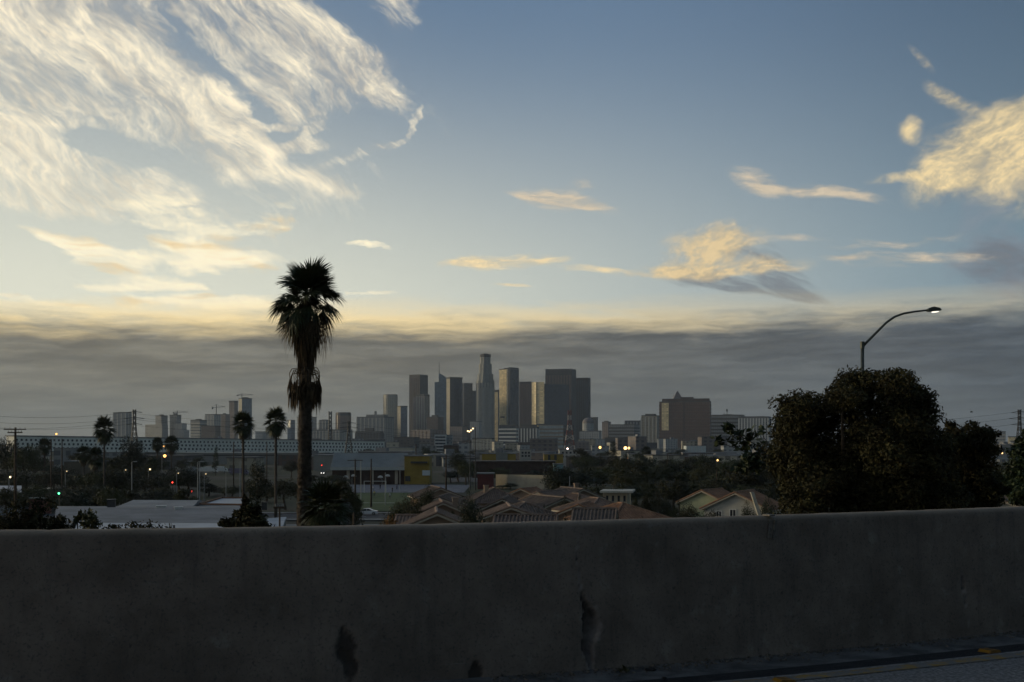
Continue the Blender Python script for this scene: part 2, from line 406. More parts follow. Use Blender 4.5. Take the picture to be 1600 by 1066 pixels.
# ------------------------------------------------------------------ freeway edge: barrier, gutter, lane
TOPY = [(-1400, 835), (-700, 834), (-300, 833), (0, 831), (200, 829), (400, 826), (600, 823), (800, 819.5), (900, 817.3), (1000, 814.5), (1200, 808), (1400, 800.6), (1600, 793), (1900, 782), (2300, 769), (2900, 752)]
TP = np.array(TOPY, float)
_c = np.polyfit(TP[:, 0] / 1000, TP[:, 1], 5)
H_CAM, H_BAR = 1.35, 0.87
Z_ROAD = ZC - H_CAM
def bar_xy(px):
    d = F * (H_CAM - H_BAR) / (np.polyval(_c, px / 1000) - HY)
    return np.array([(px - CX) / F * d, d])
def bar_curve():
    pxs = np.concatenate([np.linspace(-1400, -60, 40), np.linspace(-50, 1650, 520), np.linspace(1660, 2800, 50)])
    pts = np.array([bar_xy(p) for p in pxs])
    tan = np.gradient(pts, axis=0); tan /= np.linalg.norm(tan, axis=1)[:, None]
    nrm = np.stack([tan[:, 1], -tan[:, 0]], 1)      # towards the road
    s = np.concatenate([[0], np.cumsum(np.linalg.norm(np.diff(pts, axis=0), axis=1))])
    return pxs, pts, nrm, s
BPX, BPT, BNR, BS = bar_curve()
def inv_face(px, py):       # place on the barrier's face: arc position and height
    i = int(np.argmin(abs(BPX - px))); d = BPT[i, 1]
    return BS[i], (gzh(py, d) - Z_ROAD)
M_CONC = bpy.data.materials.new('barrier_concrete'); M_CONC.use_nodes = True
def conc_mat():
    t = M_CONC.node_tree; b = t.nodes['Principled BSDF']; b.inputs['Roughness'].default_value = 0.9; b.inputs['Specular IOR Level'].default_value = 0.2
    tc = t.nodes.new('ShaderNodeTexCoord').outputs['Object']
    n1 = noise(t, tc, 2.2, 8, 0.68); n2 = noise(t, mapping(t, tc, scale=(0.12, 0.12, 0.9)), 1.0, 7, 0.7); n3 = noise(t, tc, 60, 5, 0.7); n4 = noise(t, tc, 7, 5, 0.6)
    sp = t.nodes.new('ShaderNodeSeparateXYZ'); t.links.new(tc, sp.inputs[0]); z = X(t, sp.outputs[2])
    col = mixc(t, n1.rng(0.3, 0.72), (0.116, 0.094, 0.079), (0.20, 0.164, 0.139))
    col = mixc(t, n2.rng(0.48, 0.75) * 0.5, col, (0.06, 0.056, 0.055))               # rain streaks
    col = mixc(t, n4.rng(0.58, 0.76) * 0.35, col, (0.27, 0.26, 0.245))               # pale scuffs
    col = mixc(t, n3.rng(0.52, 0.66) * 0.6, col, (0.06, 0.058, 0.056))             # pits
    scr = noise(t, mapping(t, tc, rot=R(4), scale=(0.9, 0.9, 0.018)), 1.0, 6, 0.7)
    col = mixc(t, scr.rng(0.62, 0.74) * z.rng(Z_ROAD + 0.75, Z_ROAD + 0.3) * 0.45, col, (0.23, 0.21, 0.20))   # tyre and bumper scrapes
    col = mixc(t, z.rng(Z_ROAD + 0.84, Z_ROAD + 0.868) * 0.4, col, (0.30, 0.24, 0.17))    # grazing light on the crest, painted as a paler brown tint
    at2 = t.nodes.new('ShaderNodeAttribute'); at2.attribute_name = 'chip'
    col = mixc(t, X(t, at2.outputs['Fac']).clamp(), col, mixc(t, n4.rng(0.3, 0.7), (0.13, 0.105, 0.095), (0.34, 0.30, 0.28)))
    at = t.nodes.new('ShaderNodeAttribute'); at.attribute_name = 'damage_and_shade'
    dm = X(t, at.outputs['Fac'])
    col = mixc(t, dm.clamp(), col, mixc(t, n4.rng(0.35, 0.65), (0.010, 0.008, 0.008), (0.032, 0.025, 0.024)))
    t.links.new(col, b.inputs['Base Color'])
    bp = t.nodes.new('ShaderNodeBump'); bp.inputs['Strength'].default_value = 0.6; bp.inputs['Distance'].default_value = 0.006
    h = n3 * 0.6 + n4 * 1.2 + n1 * 1.5
    t.links.new(h.s, bp.inputs['Height']); t.links.new(bp.outputs[0], b.inputs['Normal'])
conc_mat()

def build_barrier():
    # profile from the road up the face, over the crest and down the back: (towards the road, height)
    prof = [(0.055, -0.02), (0.052, 0.0)]
    face = [(0.05 - 0.012 * (h / 0.2), h) for h in np.linspace(0.02, 0.2, 14)] + [(0.038 - 0.038 * ((h - 0.2) / 0.62), h) for h in np.linspace(0.215, 0.82, 44)]
    crest = [(-0.003, 0.845), (-0.012, 0.862), (-0.03, 0.87), (-0.10, 0.872), (-0.18, 0.87), (-0.197, 0.86), (-0.203, 0.84), (-0.22, 0.3), (-0.24, -1.2)]
    prof = prof + face + crest
    np_ = len(prof); nf = len(face) + 2
    # scars: polyline centre (px, py), half-width in metres, depth
    gouge = [(904, 912, .003, .008), (907, 930, .007, .012), (914, 945, .018, .02), (921, 962, .042, .035), (919, 985, .052, .045), (914, 1010, .034, .04), (915, 1030, .02, .03), (919, 1047, .008, .012)]
    crack = [(903, 850, .0025, .004), (901, 868, .002, .004), (904, 895, .0025, .005), (904, 912, .003, .008)]
    crk2 = [(1499, 900, .002, .004), (1500, 915, .008, .012), (1504, 935, .006, .01), (1507, 965, .002, .004)]
    G = [[(*inv_face(p[0], p[1]), p[2], p[3]) for p in L_] for L_ in (gouge, crack, crk2)]
    patches = [(541, 1012, .055, .115), (545, 1045, .05, .07), (532, 1022, .04, .035), (533, 990, .014, .035), (741, 1052, .045, .06), (738, 1036, .018, .03)]
    PT = [(*inv_face(p[0], p[1]), p[2], p[3]) for p in patches]
    vs, dmg_shade, chip = [], [], []
    for i in range(len(BPX)):
        for k, (o, h) in enumerate(prof):
            d = c = 0.0; push = 0.0
            if k < nf:
                s = BS[i]; w1 = mnoise.noise(Vector((s * 14, h * 14, 3))); w2 = mnoise.noise(Vector((s * 45, h * 45, 9)))
                push += 0.004 * mnoise.noise(Vector((s * 1.3, h * 2.0, 0))) + 0.0018 * w1
                for L_ in G:
                    for a, b_ in zip(L_[:-1], L_[1:]):
                        if min(a[1], b_[1]) - 0.06 <= h <= max(a[1], b_[1]) + 0.06:
                            tt = max(0, min(1, (h - a[1]) / (b_[1] - a[1]) if b_[1] != a[1] else 0))
                            cs = a[0] + (b_[0] - a[0]) * tt; hw = a[2] + (b_[2] - a[2]) * tt; dp = a[3] + (b_[3] - a[3]) * tt
                            hw *= 1 + 0.35 * w1 + 0.25 * w2
                            q = abs(s - cs) / max(hw, 0.004)
                            inside = 1 - smooth01((q - 0.8) / 0.35)
                            if h > max(a[1], b_[1]) + 0.012 or h < min(a[1], b_[1]) - 0.012: inside = 0
                            push = min(push, -1.5 * dp * inside * (1 - 0.55 * max(0, (s - cs) / max(hw, .004)))) if inside > 0.02 else push
                            left = smooth01(1 - ((s - cs) / max(hw, .004) + 1.0) / 1.1)  # left lip's shade painted in: scar colour darkens leftward
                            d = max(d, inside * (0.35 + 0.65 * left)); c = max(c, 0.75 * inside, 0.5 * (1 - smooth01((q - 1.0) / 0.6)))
                for (s0, h0, rs, rh) in PT:
                    q = math.hypot((s - s0) / rs, (h - h0) / rh) + 0.35 * w1 + 0.2 * w2
                    ins = 1 - smooth01((q - 0.75) / 0.35)
                    push -= 0.010 * ins; d = max(d, 0.75 * ins)
                # small chips
                if w2 > 0.62 and w1 > 0.25: push -= 0.004; d = max(d, 0.5)
            else:
                push = 0.003 * mnoise.noise(Vector((BS[i] * 9, k * 3, 5))) - (0.006 * max(0, mnoise.noise(Vector((BS[i] * 30, k * .4, 2))) - .25) if h > .8 else 0)
            oo = o + push
            hz = h + (0.0035 * mnoise.noise(Vector((BS[i] * 6, 4, 7))) - 0.012 * max(0, mnoise.noise(Vector((BS[i] * 16, 8, 1))) - .38) if k >= nf and h > 0.8 else 0)
            vs.append((BPT[i, 0] + BNR[i, 0] * oo, BPT[i, 1] + BNR[i, 1] * oo, Z_ROAD + hz)); dmg_shade.append(d); chip.append(c)
    fs = [(i * np_ + k, (i + 1) * np_ + k, (i + 1) * np_ + k + 1, i * np_ + k + 1) for i in range(len(BPX) - 1) for k in range(np_ - 1)]
    me = bpy.data.meshes.new('wall_body'); me.from_pydata(vs, [], fs); me.polygons.foreach_set('use_smooth', [True] * len(fs))
    for nm, arr in (('damage_and_shade', dmg_shade), ('chip', chip)):
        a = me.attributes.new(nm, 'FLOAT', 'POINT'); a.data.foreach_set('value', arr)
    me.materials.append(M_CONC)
    root = thing('concrete_barrier', 'long grey concrete freeway barrier with gouged scar across the foreground', 'barrier', (0, 0, 0))
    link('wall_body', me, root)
    # steel clip hung over the crest
    i = int(np.argmin(abs(BPX - 1206))); x, y = BPT[i]; n = BNR[i]; tg = Vector((n[1] * -1, n[0], 0)); nn = Vector((n[0], n[1], 0))
    mb = MB()
    def bx(s0, s1, o0, o1, h0, h1, sk=0.0):
        vs = []
        for h in (h0, h1):
            for s_, o_ in ((s0, o0), (s1, o0), (s1, o1), (s0, o1)):
                p = Vector((x, y, Z_ROAD + h)) + tg * (s_ + sk * (h1 - h)) + nn * o_; vs.append(p)
        mb.add(vs, [(0, 3, 2, 1), (4, 5, 6, 7), (0, 1, 5, 4), (1, 2, 6, 5), (2, 3, 7, 6), (3, 0, 4, 7)])
    bx(-0.022, 0.022, 0.004, 0.016, 0.735, 0.853, -0.12); bx(-0.022, 0.022, -0.06, 0.016, 0.875, 0.885); bx(0.010, 0.022, 0.016, 0.030, 0.74, 0.853, -0.12)
    mb.build('steel_clip', mat('old_steel', (0.12, 0.11, 0.10), 0.6, 0.4, 30, metal=0.3), root)
build_barrier()

def strip(name, o0, o1, z0, z1, m, kind='structure', i0=0, i1=None, step=4):
    idx = list(range(0, len(BPX), step)); idx = idx[i0:i1]
    vs, fs = [], []
    for i in idx:
        for o, z in ((o0, z0), (o1, z1)):
            vs.append((BPT[i, 0] + BNR[i, 0] * o, BPT[i, 1] + BNR[i, 1] * o, Z_ROAD + z))
    for k in range(len(idx) - 1): fs.append((2 * k, 2 * k + 1, 2 * k + 3, 2 * k + 2))
    me = bpy.data.meshes.new(name); me.from_pydata(vs, [], [f[::-1] for f in fs]); me.materials.append(m)
    return tag(link(name, me), kind=kind)
M_GUT = mat('gutter_concrete', (0.11, 0.107, 0.104), 0.9, 0.45, 5, 0.5, 60)
M_ASPH = mat('asphalt_seam', (0.02, 0.019, 0.02), 0.85, 0.35, 12, 0.6, 90)
M_LANE = mat('lane_concrete', (0.24, 0.225, 0.215), 0.9, 0.5, 45, 0.9, 120)
M_YEL = bpy.data.materials.new('worn_yellow_paint'); M_YEL.use_nodes = True
def yel():
    t = M_YEL.node_tree; b = t.nodes['Principled BSDF']; b.inputs['Roughness'].default_value = 0.8
    tc = t.nodes.new('ShaderNodeTexCoord').outputs['Object']
    w = noise(t, tc, 9, 7, 0.7).rng(0.45, 0.58)
    t.links.new(mixc(t, w, (0.15, 0.14, 0.13), (0.27, 0.16, 0.03)), b.inputs['Base Color'])
yel()
strip('gutter', -0.02, 0.42, 0.0, -0.012, M_GUT)
strip('road_seam', 0.42, 0.62, -0.010, -0.010, M_ASPH)
strip('road', 0.62, 16.0, -0.008, -0.05, M_LANE)
strip('edge_line', 0.68, 0.80, -0.004, -0.004, M_YEL)
# road deck under it all
strip('road_deck', -0.6, 16.2, -0.35, -0.40, M_GUT, step=8)

# grit, leaves and stones along the foot of the barrier
def build_litter():
    mb = MB(); r = random.Random(3)
    for _ in range(900):
        px = r.uniform(760, 1620); o = 0.055 + abs(r.gauss(0, 0.09)); i = int(np.argmin(abs(BPX - px)))
        s = abs(r.gauss(0, 0.006)) + 0.003
        c = Vector((BPT[i, 0] + BNR[i, 0] * o, BPT[i, 1] + BNR[i, 1] * o, Z_ROAD + s * 0.3 - 0.004)); a = r.uniform(0, 6.3)
        vs = [c + Vector((math.cos(a + k * 2.1) * s * r.uniform(.6, 1.6), math.sin(a + k * 2.1) * s * r.uniform(.6, 1.6), 0)) for k in range(3)] + [c + Vector((0, 0, s * 0.8))]
        mb.add(vs, [(0, 1, 3), (1, 2, 3), (2, 0, 3)])
    tag(mb.build('gutter_grit', mat('grit', (0.10, 0.085, 0.07), 0.95, 0.6, 40)), 'fine grit and dry leaf litter along the foot of the barrier', 'grit', kind='stuff')
build_litter()
def road_pt(px, py): d = F * H_CAM / (py - HY); return Vector(((px - CX) / F * d, d, Z_ROAD))
def weed(px, py, label, n=46, L0=0.06):
    p = road_pt(px, py); mb = MB(); r = random.Random(int(px))
    for _ in range(n):
        a = r.uniform(0, 6.3); l = L0 * r.uniform(.5, 1.3); e = r.uniform(.3, 1.3)
        d = Vector((math.cos(a) * math.cos(e), math.sin(a) * math.cos(e), math.sin(e))); u = Vector((-math.sin(a), math.cos(a), 0)) * 0.0035
        b0 = Vector((r.gauss(0, .012), r.gauss(0, .008), 0)); m1 = b0 + d * l * .6; e1 = b0 + d * l - Vector((0, 0, l * .25))
        mb.add([b0 - u, b0 + u, m1 + u, m1 - u, e1], [(0, 1, 2, 3), (3, 2, 4)])
    o = mb.build('weed_tuft', mat('weed', (0.07, 0.07, 0.03), 0.8, 0.4, 20)); o.location = p
    tag(o, label, 'weed')
weed(976, 1050, 'small dry weed tuft growing at the foot of the barrier')
def lump(name, px, py, s, m, label, cat, seed=1, flat=0.5):
    r = random.Random(seed); p = road_pt(px, py)
    bm = bmesh.new(); bmesh.ops.create_icosphere(bm, subdivisions=2, radius=1)
    for v in bm.verts:
        k = 1 + 0.35 * mnoise.noise(v.co * 1.7 + Vector((seed, 0, 0))); v.co = Vector((v.co.x * s[0] * k, v.co.y * s[1] * k, max(-0.2, v.co.z) * s[2] * k))
    me = bpy.data.meshes.new(name); bm.to_mesh(me); bm.free(); me.materials.append(m)
    o = link(name, me); o.location = p + Vector((0, 0, s[2] * 0.15)); o.rotation_euler = (0, 0, r.uniform(0, 3)); tag(o, label, cat)
M_TAR = mat('tar_lump', (0.018, 0.017, 0.016), 0.8, 0.4, 20)
lump('asphalt_chunk', 1016, 1047, (.036, .022, .014), M_TAR, 'larger black asphalt chunk lying in the gutter right of the weed', 'debris', 1)
lump('asphalt_chunk', 1038, 1060, (.018, .014, .008), M_TAR, 'smaller black asphalt chunk lying near the edge of the road', 'debris', 5)
def marker(px, py, label, rz):
    p = road_pt(px, py) + Vector((0, 0, -0.008)); t = thing('lane_marker', label, 'lane marker', p, rz, 'raised lane markers')
    mb = MB(); mb.extr([(-.055, 0), (.055, 0), (.035, .018), (-.035, .018)], -.05, .05); b = mb.build('marker_body', mat('marker_amber', (0.17, 0.085, 0.015), 0.5, 0.3, 20), t)
    mb = MB(); mb.add([(-.052, -.04, .004), (-.037, -.04, .0175), (-.037, .04, .0175), (-.052, .04, .004)], [(0, 1, 2, 3)]); mb.build('reflector', mat('marker_lens', (0.3, 0.15, 0.02), 0.2, 0.1), t)
marker(1546, 1017, 'amber raised lane marker nearest the right edge of the road', 0.5)
marker(1225, 1063, 'amber raised lane marker at the bottom edge of the road', 0.3)

# ------------------------------------------------------------------ downtown
SKY_G = 'downtown skyline buildings'
FM = {
 'brown':  facade('f_brown', (0.09, 0.06, 0.05), (0.04, 0.035, 0.035), 5, 4.2, .55, .7),
 'brown2': facade('f_brown2', (0.15, 0.095, 0.075), (0.05, 0.036, 0.035), 6, 4.5, .5, .65),
 'pink':   facade('f_pink', (0.20, 0.165, 0.15), (0.07, 0.065, 0.07), 7, 5, .5, .5),
 'tan':    facade('f_tan', (0.34, 0.31, 0.24), (0.12, 0.11, 0.09), 7, 4.5, .45, .5),
 'cream':  facade('f_cream', (0.46, 0.43, 0.35), (0.17, 0.16, 0.14), 7, 5, .45, .5),
 'grey':   facade('f_grey', (0.23, 0.24, 0.245), (0.07, 0.08, 0.09), 6, 4.5, .55, .55),
 'pale':   facade('f_pale', (0.36, 0.37, 0.37), (0.11, 0.12, 0.14), 6, 4.5, .5, .5),
 'dark':   facade('f_dark', (0.075, 0.08, 0.09), (0.03, 0.035, 0.045), 5, 4, .6, .6),
 'blue':   facade('f_blue', (0.11, 0.17, 0.23), (0.05, 0.09, 0.135), 5, 4, .8, .75, rough=.2, spec=.8),
 'navy':   facade('f_navy', (0.04, 0.055, 0.085), (0.015, 0.024, 0.042), 5, 4, .8, .75, rough=.2, spec=.7),
 'gold':   facade('f_gold_and_glint', (0.70, 0.57, 0.32), (0.52, 0.42, 0.24), 6, 4, .75, .7, rough=.3, spec=.8),  # sunset reflection put into the colour; also a yellowish block's own tone
 'stone':  facade('f_stone', (0.23, 0.235, 0.22), (0.09, 0.10, 0.105), 4, 4, .5, .6),
 'white':  facade('f_white', (0.55, 0.56, 0.55), (0.16, 0.18, 0.2), 8, 5, .4, .5),
}
M_FIN_D = mat('fin_dark', (0.05, 0.048, 0.05), 0.6, 0.1, 0.05)
M_FIN_B = mat('fin_brown', (0.125, 0.08, 0.065), 0.6, 0.1, 0.05)
M_FIN_P = mat('fin_pale', (0.42, 0.41, 0.38), 0.7, 0.1, 0.05)
M_FIN_W = mat('fin_white', (0.6, 0.6, 0.58), 0.7, 0.1, 0.05)
M_ROOFT = mat('tower_roof', (0.10, 0.10, 0.10), 0.9, 0.2, 0.05)
FIN = {'d': M_FIN_D, 'b': M_FIN_B, 'p': M_FIN_P, 'w': M_FIN_W}

def plan(x0, xs, x1, d, dep=None):
    """front corner seen at xs, the two faces reaching to x0 and x1"""
    wl, wr = (xs - x0) / F * d, (x1 - xs) / F * d
    if xs - x0 < 1.0: return 0.0, 0.01, 0.0, wr        # right face only
    if x1 - xs < 1.0: return 0.0, wl, dep or max(25, wl * 0.7), 0
    al = math.atan2(wr, wl); al = min(max(al, R(18)), R(62))
    return al, wl / math.cos(al), wr / math.sin(al), 0

def tower(label, x0, xs, x1, yt, d, f, name='office_tower', fins=None, fw=0.4, step=6.0, bands=None, bstep=8.0, cap=None, pent=None, right=None, dep=None, cat='building'):
    """cap: crown height in m (dark band); pent: (fraction of width, px up) plant room; right: other facade on the right face"""
    z = gzh(yt, d)
    if xs - x0 < 1.0: xs = x1                            # flat-on building
    al, a, b, _ = plan(x0, xs, x1, d, dep)
    c = Vector((gx(xs, d), d, 0))
    t = thing(name, label, cat, c, -al, SKY_G)
    mb = MB(); mb.box(-a, 0, 0, b, -2, z)
    m2 = [FM[f], FM[right or f]]
    if right:
        mb.m = [0, 0, 0, 1, 0, 0]
    mb.build('wall', m2 if right else FM[f], t)
    mb = MB(); mb.box(-a + .4, -.4, .4, b - .4, z, z + 0.8); e = 0.6
    for (p0, p1, q0, q1) in ((-a - e, e, -e, 0.8), (-a - e, e, b - .8, b + e), (-a - e, -a + .8, -e + 1.4, b - 1.4), (-.8, e, -e + 1.4, b - 1.4)):
        mb.box(p0, p1, q0, q1, z - 0.5, z + 1.8)
    mb.build('roof', M_ROOFT, t)
    if cap:
        mb = MB(); mb.box(-a - .9, .9, -.9, b + .9, z - cap, z - 1.0); mb.build('cornice', M_FIN_D, t)
    if pent:
        fr, up = pent; h = up / F * d
        mb = MB(); w = a * fr; mb.box(-a / 2 - w / 2, -a / 2 + w / 2, b * (.5 - fr / 2), b * (.5 + fr / 2), z + .8, z + .8 + h); mb.build('plant_room', M_ROOFT, t)
    if fins:
        mb = MB(); n = max(2, int(a / step)); 
        for i in range(n + 1):
            x = -a + a * i / n; mb.box(x - fw * step / 2, x + fw * step / 2, -1.0, -0.02, 0, z - (cap or 2) - .5)
        n = max(2, int(b / step))
        for i in range(n + 1):
            y = b * i / n; mb.box(.02, 1.0, y - fw * step / 2, y + fw * step / 2, 0, z - (cap or 2) - .5)
        tag(mb.build('facade_fins', FIN[fins], t), kind='stuff')
    if bands:
        mb = MB(); n = max(2, int(z / bstep))
        for i in range(1, n):
            h = z * i / n; mb.box(-a - .9, .9, -.9, b + .9, h - bstep * .22, h + bstep * .22)
        tag(mb.build('facade_bands', FIN[bands], t), kind='stuff')
    t['_abz'] = (a, b, z)
    return t
def stack(t, mb_boxes, name, m):
    mb = MB()
    for b in mb_boxes: mb.box(*b)
    return mb.build(name, m, t)
def cyl_tower(label, x0, x1, yt, d, f, cap=None, n=20, name='office_tower', lobes=0.0):
    r = (x1 - x0) / 2 / F * d; z = gzh(yt, d)
    t = thing(name, label, 'building', (gx((x0 + x1) / 2, d), d + r, 0), 0, SKY_G)
    pl = [(math.cos(2 * math.pi * k / n) * r, math.sin(2 * math.pi * k / n) * r) for k in range(n)]
    MB().prism(pl, -2, z).build('wall', FM[f], t)
    MB().prism([(x * .97, y * .97) for x, y in pl], z, z + 1.5).build('roof', M_ROOFT, t)
    if cap: MB().prism([(x * 1.02, y * 1.02) for x, y in pl], z - cap, z - 1).build('cornice', M_FIN_D, t)
    mb = MB()
    for k in range(n):
        x, y = pl[k]; mb.box(x * 1.0 - .7, x + .7, y - .7, y + .7, 0, z - (cap or 2))
    tag(mb.build('facade_fins', FIN['p'] if f in ('tan', 'cream') else FIN['b'], t), kind='stuff')
    return t

T = tower
# far left group
T('grey slab tower standing alone left of the lattice pylon on the far left', 175, 196, 201, 645, 4300, 'grey', fins='p', step=14, fw=.2, pent=(.5, 1))
t = T('stepped grey tower right of the far left lattice pylon', 241, 252, 259, 650, 4200, 'grey', pent=(.4, 2))
stack(t, [(-70, 10, -6, 20, -2, t['_abz'][2] * .72)], 'lower_wing', FM['grey'])
t = T('grey tower stepping down to the right under a thin crane', 264, 276, 280, 649, 4250, 'grey', pent=(.35, 3))
stack(t, [(-6, 22, -4, 26, -2, t['_abz'][2] * .74), (-6, 32, -8, 26, -2, t['_abz'][2] * .52)], 'lower_wing', FM['pale'])
T('broad low grey block with a slightly raised roof left of the crane', 296, 312, 319, 657, 4100, 'grey', bands='p', bstep=9, pent=(.4, 2))
T('darker low block in front of the pinkish tower below the crane', 312, 336, 341, 666, 3900, 'brown')
T('pale tower directly under the tall thin tower crane', 319, 334, 341, 648, 4300, 'pale', fins='p', step=9)
T('greyish tower with an antenna beside the tall unfinished pair', 341, 352, 357, 648, 4350, 'pink', pent=(.3, 2))
T('tall slim pinkish tower left of the unfinished tower with crane', 357, 366, 370, 627, 4500, 'pink', cap=4)
T('tall glassy tower under construction with a crane on its roof', 370, 378, 392, 623, 4400, 'tan', right='blue', pent=(.5, 2))
T('low pale block between the two mid distance palms', 398, 410, 414, 675, 4200, 'pale')
T('pale low tower half hidden behind the second palm crown', 414, 426, 430, 668, 4300, 'grey')
T('blue glass tower just left of the big palm trunk', 448, 454, 460, 657, 4300, 'blue')
T('pale tower partly hidden by the big palm trunk', 462, 480, 492, 652, 4400, 'pale', right='blue')
T('small grey tower right of the big palm trunk', 498, 509, 514, 657, 4300, 'grey', fins='p', step=9, pent=(.6, 1))
cyl_tower('round brown tower with a dark rim right of the big palm', 523, 547, 645, 4200, 'brown2', cap=9)
T('long low grey block below the round brown tower', 487, 530, 545, 672, 3700, 'grey', fins='p', step=10, fw=.25)
t = T('wide grey block with a stepped roof and an antenna left of the cream tower', 556, 600, 612, 652, 4100, 'grey', fins='p', step=12, fw=.25)
z = t['_abz'][2]; stack(t, [(-66, -4, 8, 40, z + .8, z + 9), (-40, -34, 14, 20, z + 9, z + 20)], 'upper_storey', FM['grey'])
T('dark low block with a hump in front of the wide grey block', 554, 594, 598, 675, 3300, 'dark', fins='d', step=8, pent=(.35, 6))
cyl_tower('cream rounded tower with lit left side left of the dark tall tower', 598, 620, 617, 4300, 'cream')
T('short blue and tan tower beside the cream rounded tower', 620, 626, 636, 635, 4250, 'tan', right='blue')
T('tall dark brown flat topped tower with a pale fluted tower before it', 639, 656, 667, 586, 4600, 'brown', right='dark', fins='d', step=7, fw=.3, cap=10)
t = T('grey fluted tower standing in front of the tall dark brown tower', 651, 663, 670, 617, 4300, 'pink', fins='p', step=9, fw=.3, cap=4)
stack(t, [(-46, -30, 0, 40, -2, t['_abz'][2] * .95)], 'lower_wing', FM['pink'])
# sail topped tower with a spire
def sail():
    d = 4500; t = thing('office_tower', 'blue glass tower with a sloped sail crown and a thin spire', 'building', (gx(679, d), d, 0), 0, SKY_G)
    k = d / F; w1, w = 6.5 * k, 20 * k
    MB().box(0, w1, 4, 44, -2, gzh(597, d)).build('side_wing', FM['blue'], t)
    zs = gzh(584, d); ze = gzh(592, d); z0 = gzh(600, d)
    MB().extr([(w1 + .05, -2), (w, -2), (w, ze - 2)] + [(w - (w - w1) * i / 8, ze + (zs - ze) * math.sin(i / 8 * 1.57)) for i in range(9)][1:], 0, 40).build('wall', FM['blue'], t)
    MB().tube([(w1 + 1, 10, zs - 4), (w1 + 1, 10, gzh(564, d))], [1.6, .5], 6).build('spire', M_FIN_D, t)
sail()
t = T('dark blue twin tower with a tan lit left edge right of the spire', 697, 703, 722, 590, 4350, 'tan', right='navy', cap=5)  # lit left edge put in as a tan facade colour
stack(t, [(4, 40, 34, 66, -2, gzh(599, 4350)), (-24, -13.5, 4, 40, -2, gzh(606, 4350))], 'side_wing', FM['navy'])
T('plain navy glass tower left of the tallest tower', 723, 726, 745, 611, 4550, 'navy')
def crown_tower():
    d = 4200; k = d / F; t = thing('office_tower', 'tallest round stepped tower with a ring shaped crown', 'building', (gx(758, d), d + 30, 0), 0, SKY_G)
    def ring(r, z0, z1, name, n=16, sq=0.5, m=FM['stone']):
        pl = []
        for i in range(n * 2):
            a = 2 * math.pi * (i + .5) / (n * 2); rr = r * (1.0 + 0.035 * (1 if (i // 2) % 2 else -1)); pl.append((math.cos(a) * rr, math.sin(a) * rr))
        MB().prism(pl, z0, z1).build(name, m, t)
    ring(14 * k, -2, gzh(594, d), 'wall'); ring(12.2 * k, gzh(594, d), gzh(584, d), 'upper_wall'); ring(9.9 * k, gzh(584, d), gzh(568, d), 'upper_wall')
    ring(8.0 * k, gzh(568, d), gzh(557.5, d), 'upper_wall'); ring(8.5 * k, gzh(557.5, d), gzh(553, d), 'crown', 16, .5, M_FIN_D)
    ring(5 * k, gzh(553, d), gzh(552, d), 'roof', 12, .5, M_ROOFT)
    mb = MB()
    for i in range(28):
        a = math.pi * (1 + i / 27); r = 14.3 * k; mb.box(math.cos(a) * r - .8, math.cos(a) * r + .8, math.sin(a) * r - .8, math.sin(a) * r + .8, 0, gzh(594 + (4 if i % 3 else 12), d))
    tag(mb.build('facade_fins', M_FIN_P, t), kind='stuff')
crown_tower()
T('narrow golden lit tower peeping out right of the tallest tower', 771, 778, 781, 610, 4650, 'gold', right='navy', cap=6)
t = T('pale tower with a gold lit front, dark vertical grooves and a navy side', 780, 797, 811, 577, 4250, 'gold', right='navy', cap=0)  # sunset on the front is given as a gold facade colour
a, b, z = t['_abz']
stack(t, [(-a * .16, 0.3, -.6, b * .95, -2, gzh(574, 4250)), (-a * .62, -a * .2, 3, b * .8, z, gzh(574.5, 4250))], 'upper_wall', FM['navy'])
stack(t, [(-a * .30, -a * .26, -1.2, -.05, 0, z - 3), (-a * .22, -a * .18, -1.2, -.65, 0, z + 4)], 'dark_groove', M_FIN_D)
stack(t, [(-a * .26 + .02, -a * .22, -1.4, -.05, 0, z)], 'pale_pier', M_FIN_W)
stack(t, [(-a * .9, -a * .5, -.8, -.05, z * .37, z * .39)], 'dark_band', M_FIN_D)
T('flat brown ribbed tower left of the curved golden lit glass tower', 812, 830, 832, 597, 4600, 'brown2', fins='b', step=8, fw=.35, cap=5)
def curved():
    d = 4150; k = d / F; t = thing('office_tower', 'curved glass tower, lit golden on its left half and navy on its right', 'building', (gx(831, d), d, 0), 0, SKY_G)
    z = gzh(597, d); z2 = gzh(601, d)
    MB().prism([(0, 22), (6.5 * k, 0), (6.5 * k, 50), (0, 50)], -2, z).build('wall', FM['gold'], t)  # sunset-lit half coloured gold, the rest navy
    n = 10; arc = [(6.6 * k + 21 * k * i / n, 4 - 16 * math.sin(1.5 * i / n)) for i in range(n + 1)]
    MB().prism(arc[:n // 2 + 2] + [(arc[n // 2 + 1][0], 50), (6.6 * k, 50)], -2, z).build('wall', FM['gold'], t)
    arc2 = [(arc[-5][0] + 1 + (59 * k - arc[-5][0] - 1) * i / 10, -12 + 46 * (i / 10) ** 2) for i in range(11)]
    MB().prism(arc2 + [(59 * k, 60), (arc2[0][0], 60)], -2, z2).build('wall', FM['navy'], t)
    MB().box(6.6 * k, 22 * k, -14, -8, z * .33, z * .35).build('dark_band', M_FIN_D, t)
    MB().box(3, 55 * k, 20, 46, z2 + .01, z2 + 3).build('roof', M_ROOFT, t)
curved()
T('broad dark brown tower with bronze fins behind the curved glass tower', 853, 893, 901, 577, 4500, 'brown2', fins='d', step=10, fw=.28, right='dark', cap=20)
T('dark ribbed tower at the right end of the tall cluster', 899, 919, 923, 591, 4600, 'dark', fins='d', step=8, fw=.3, cap=8)
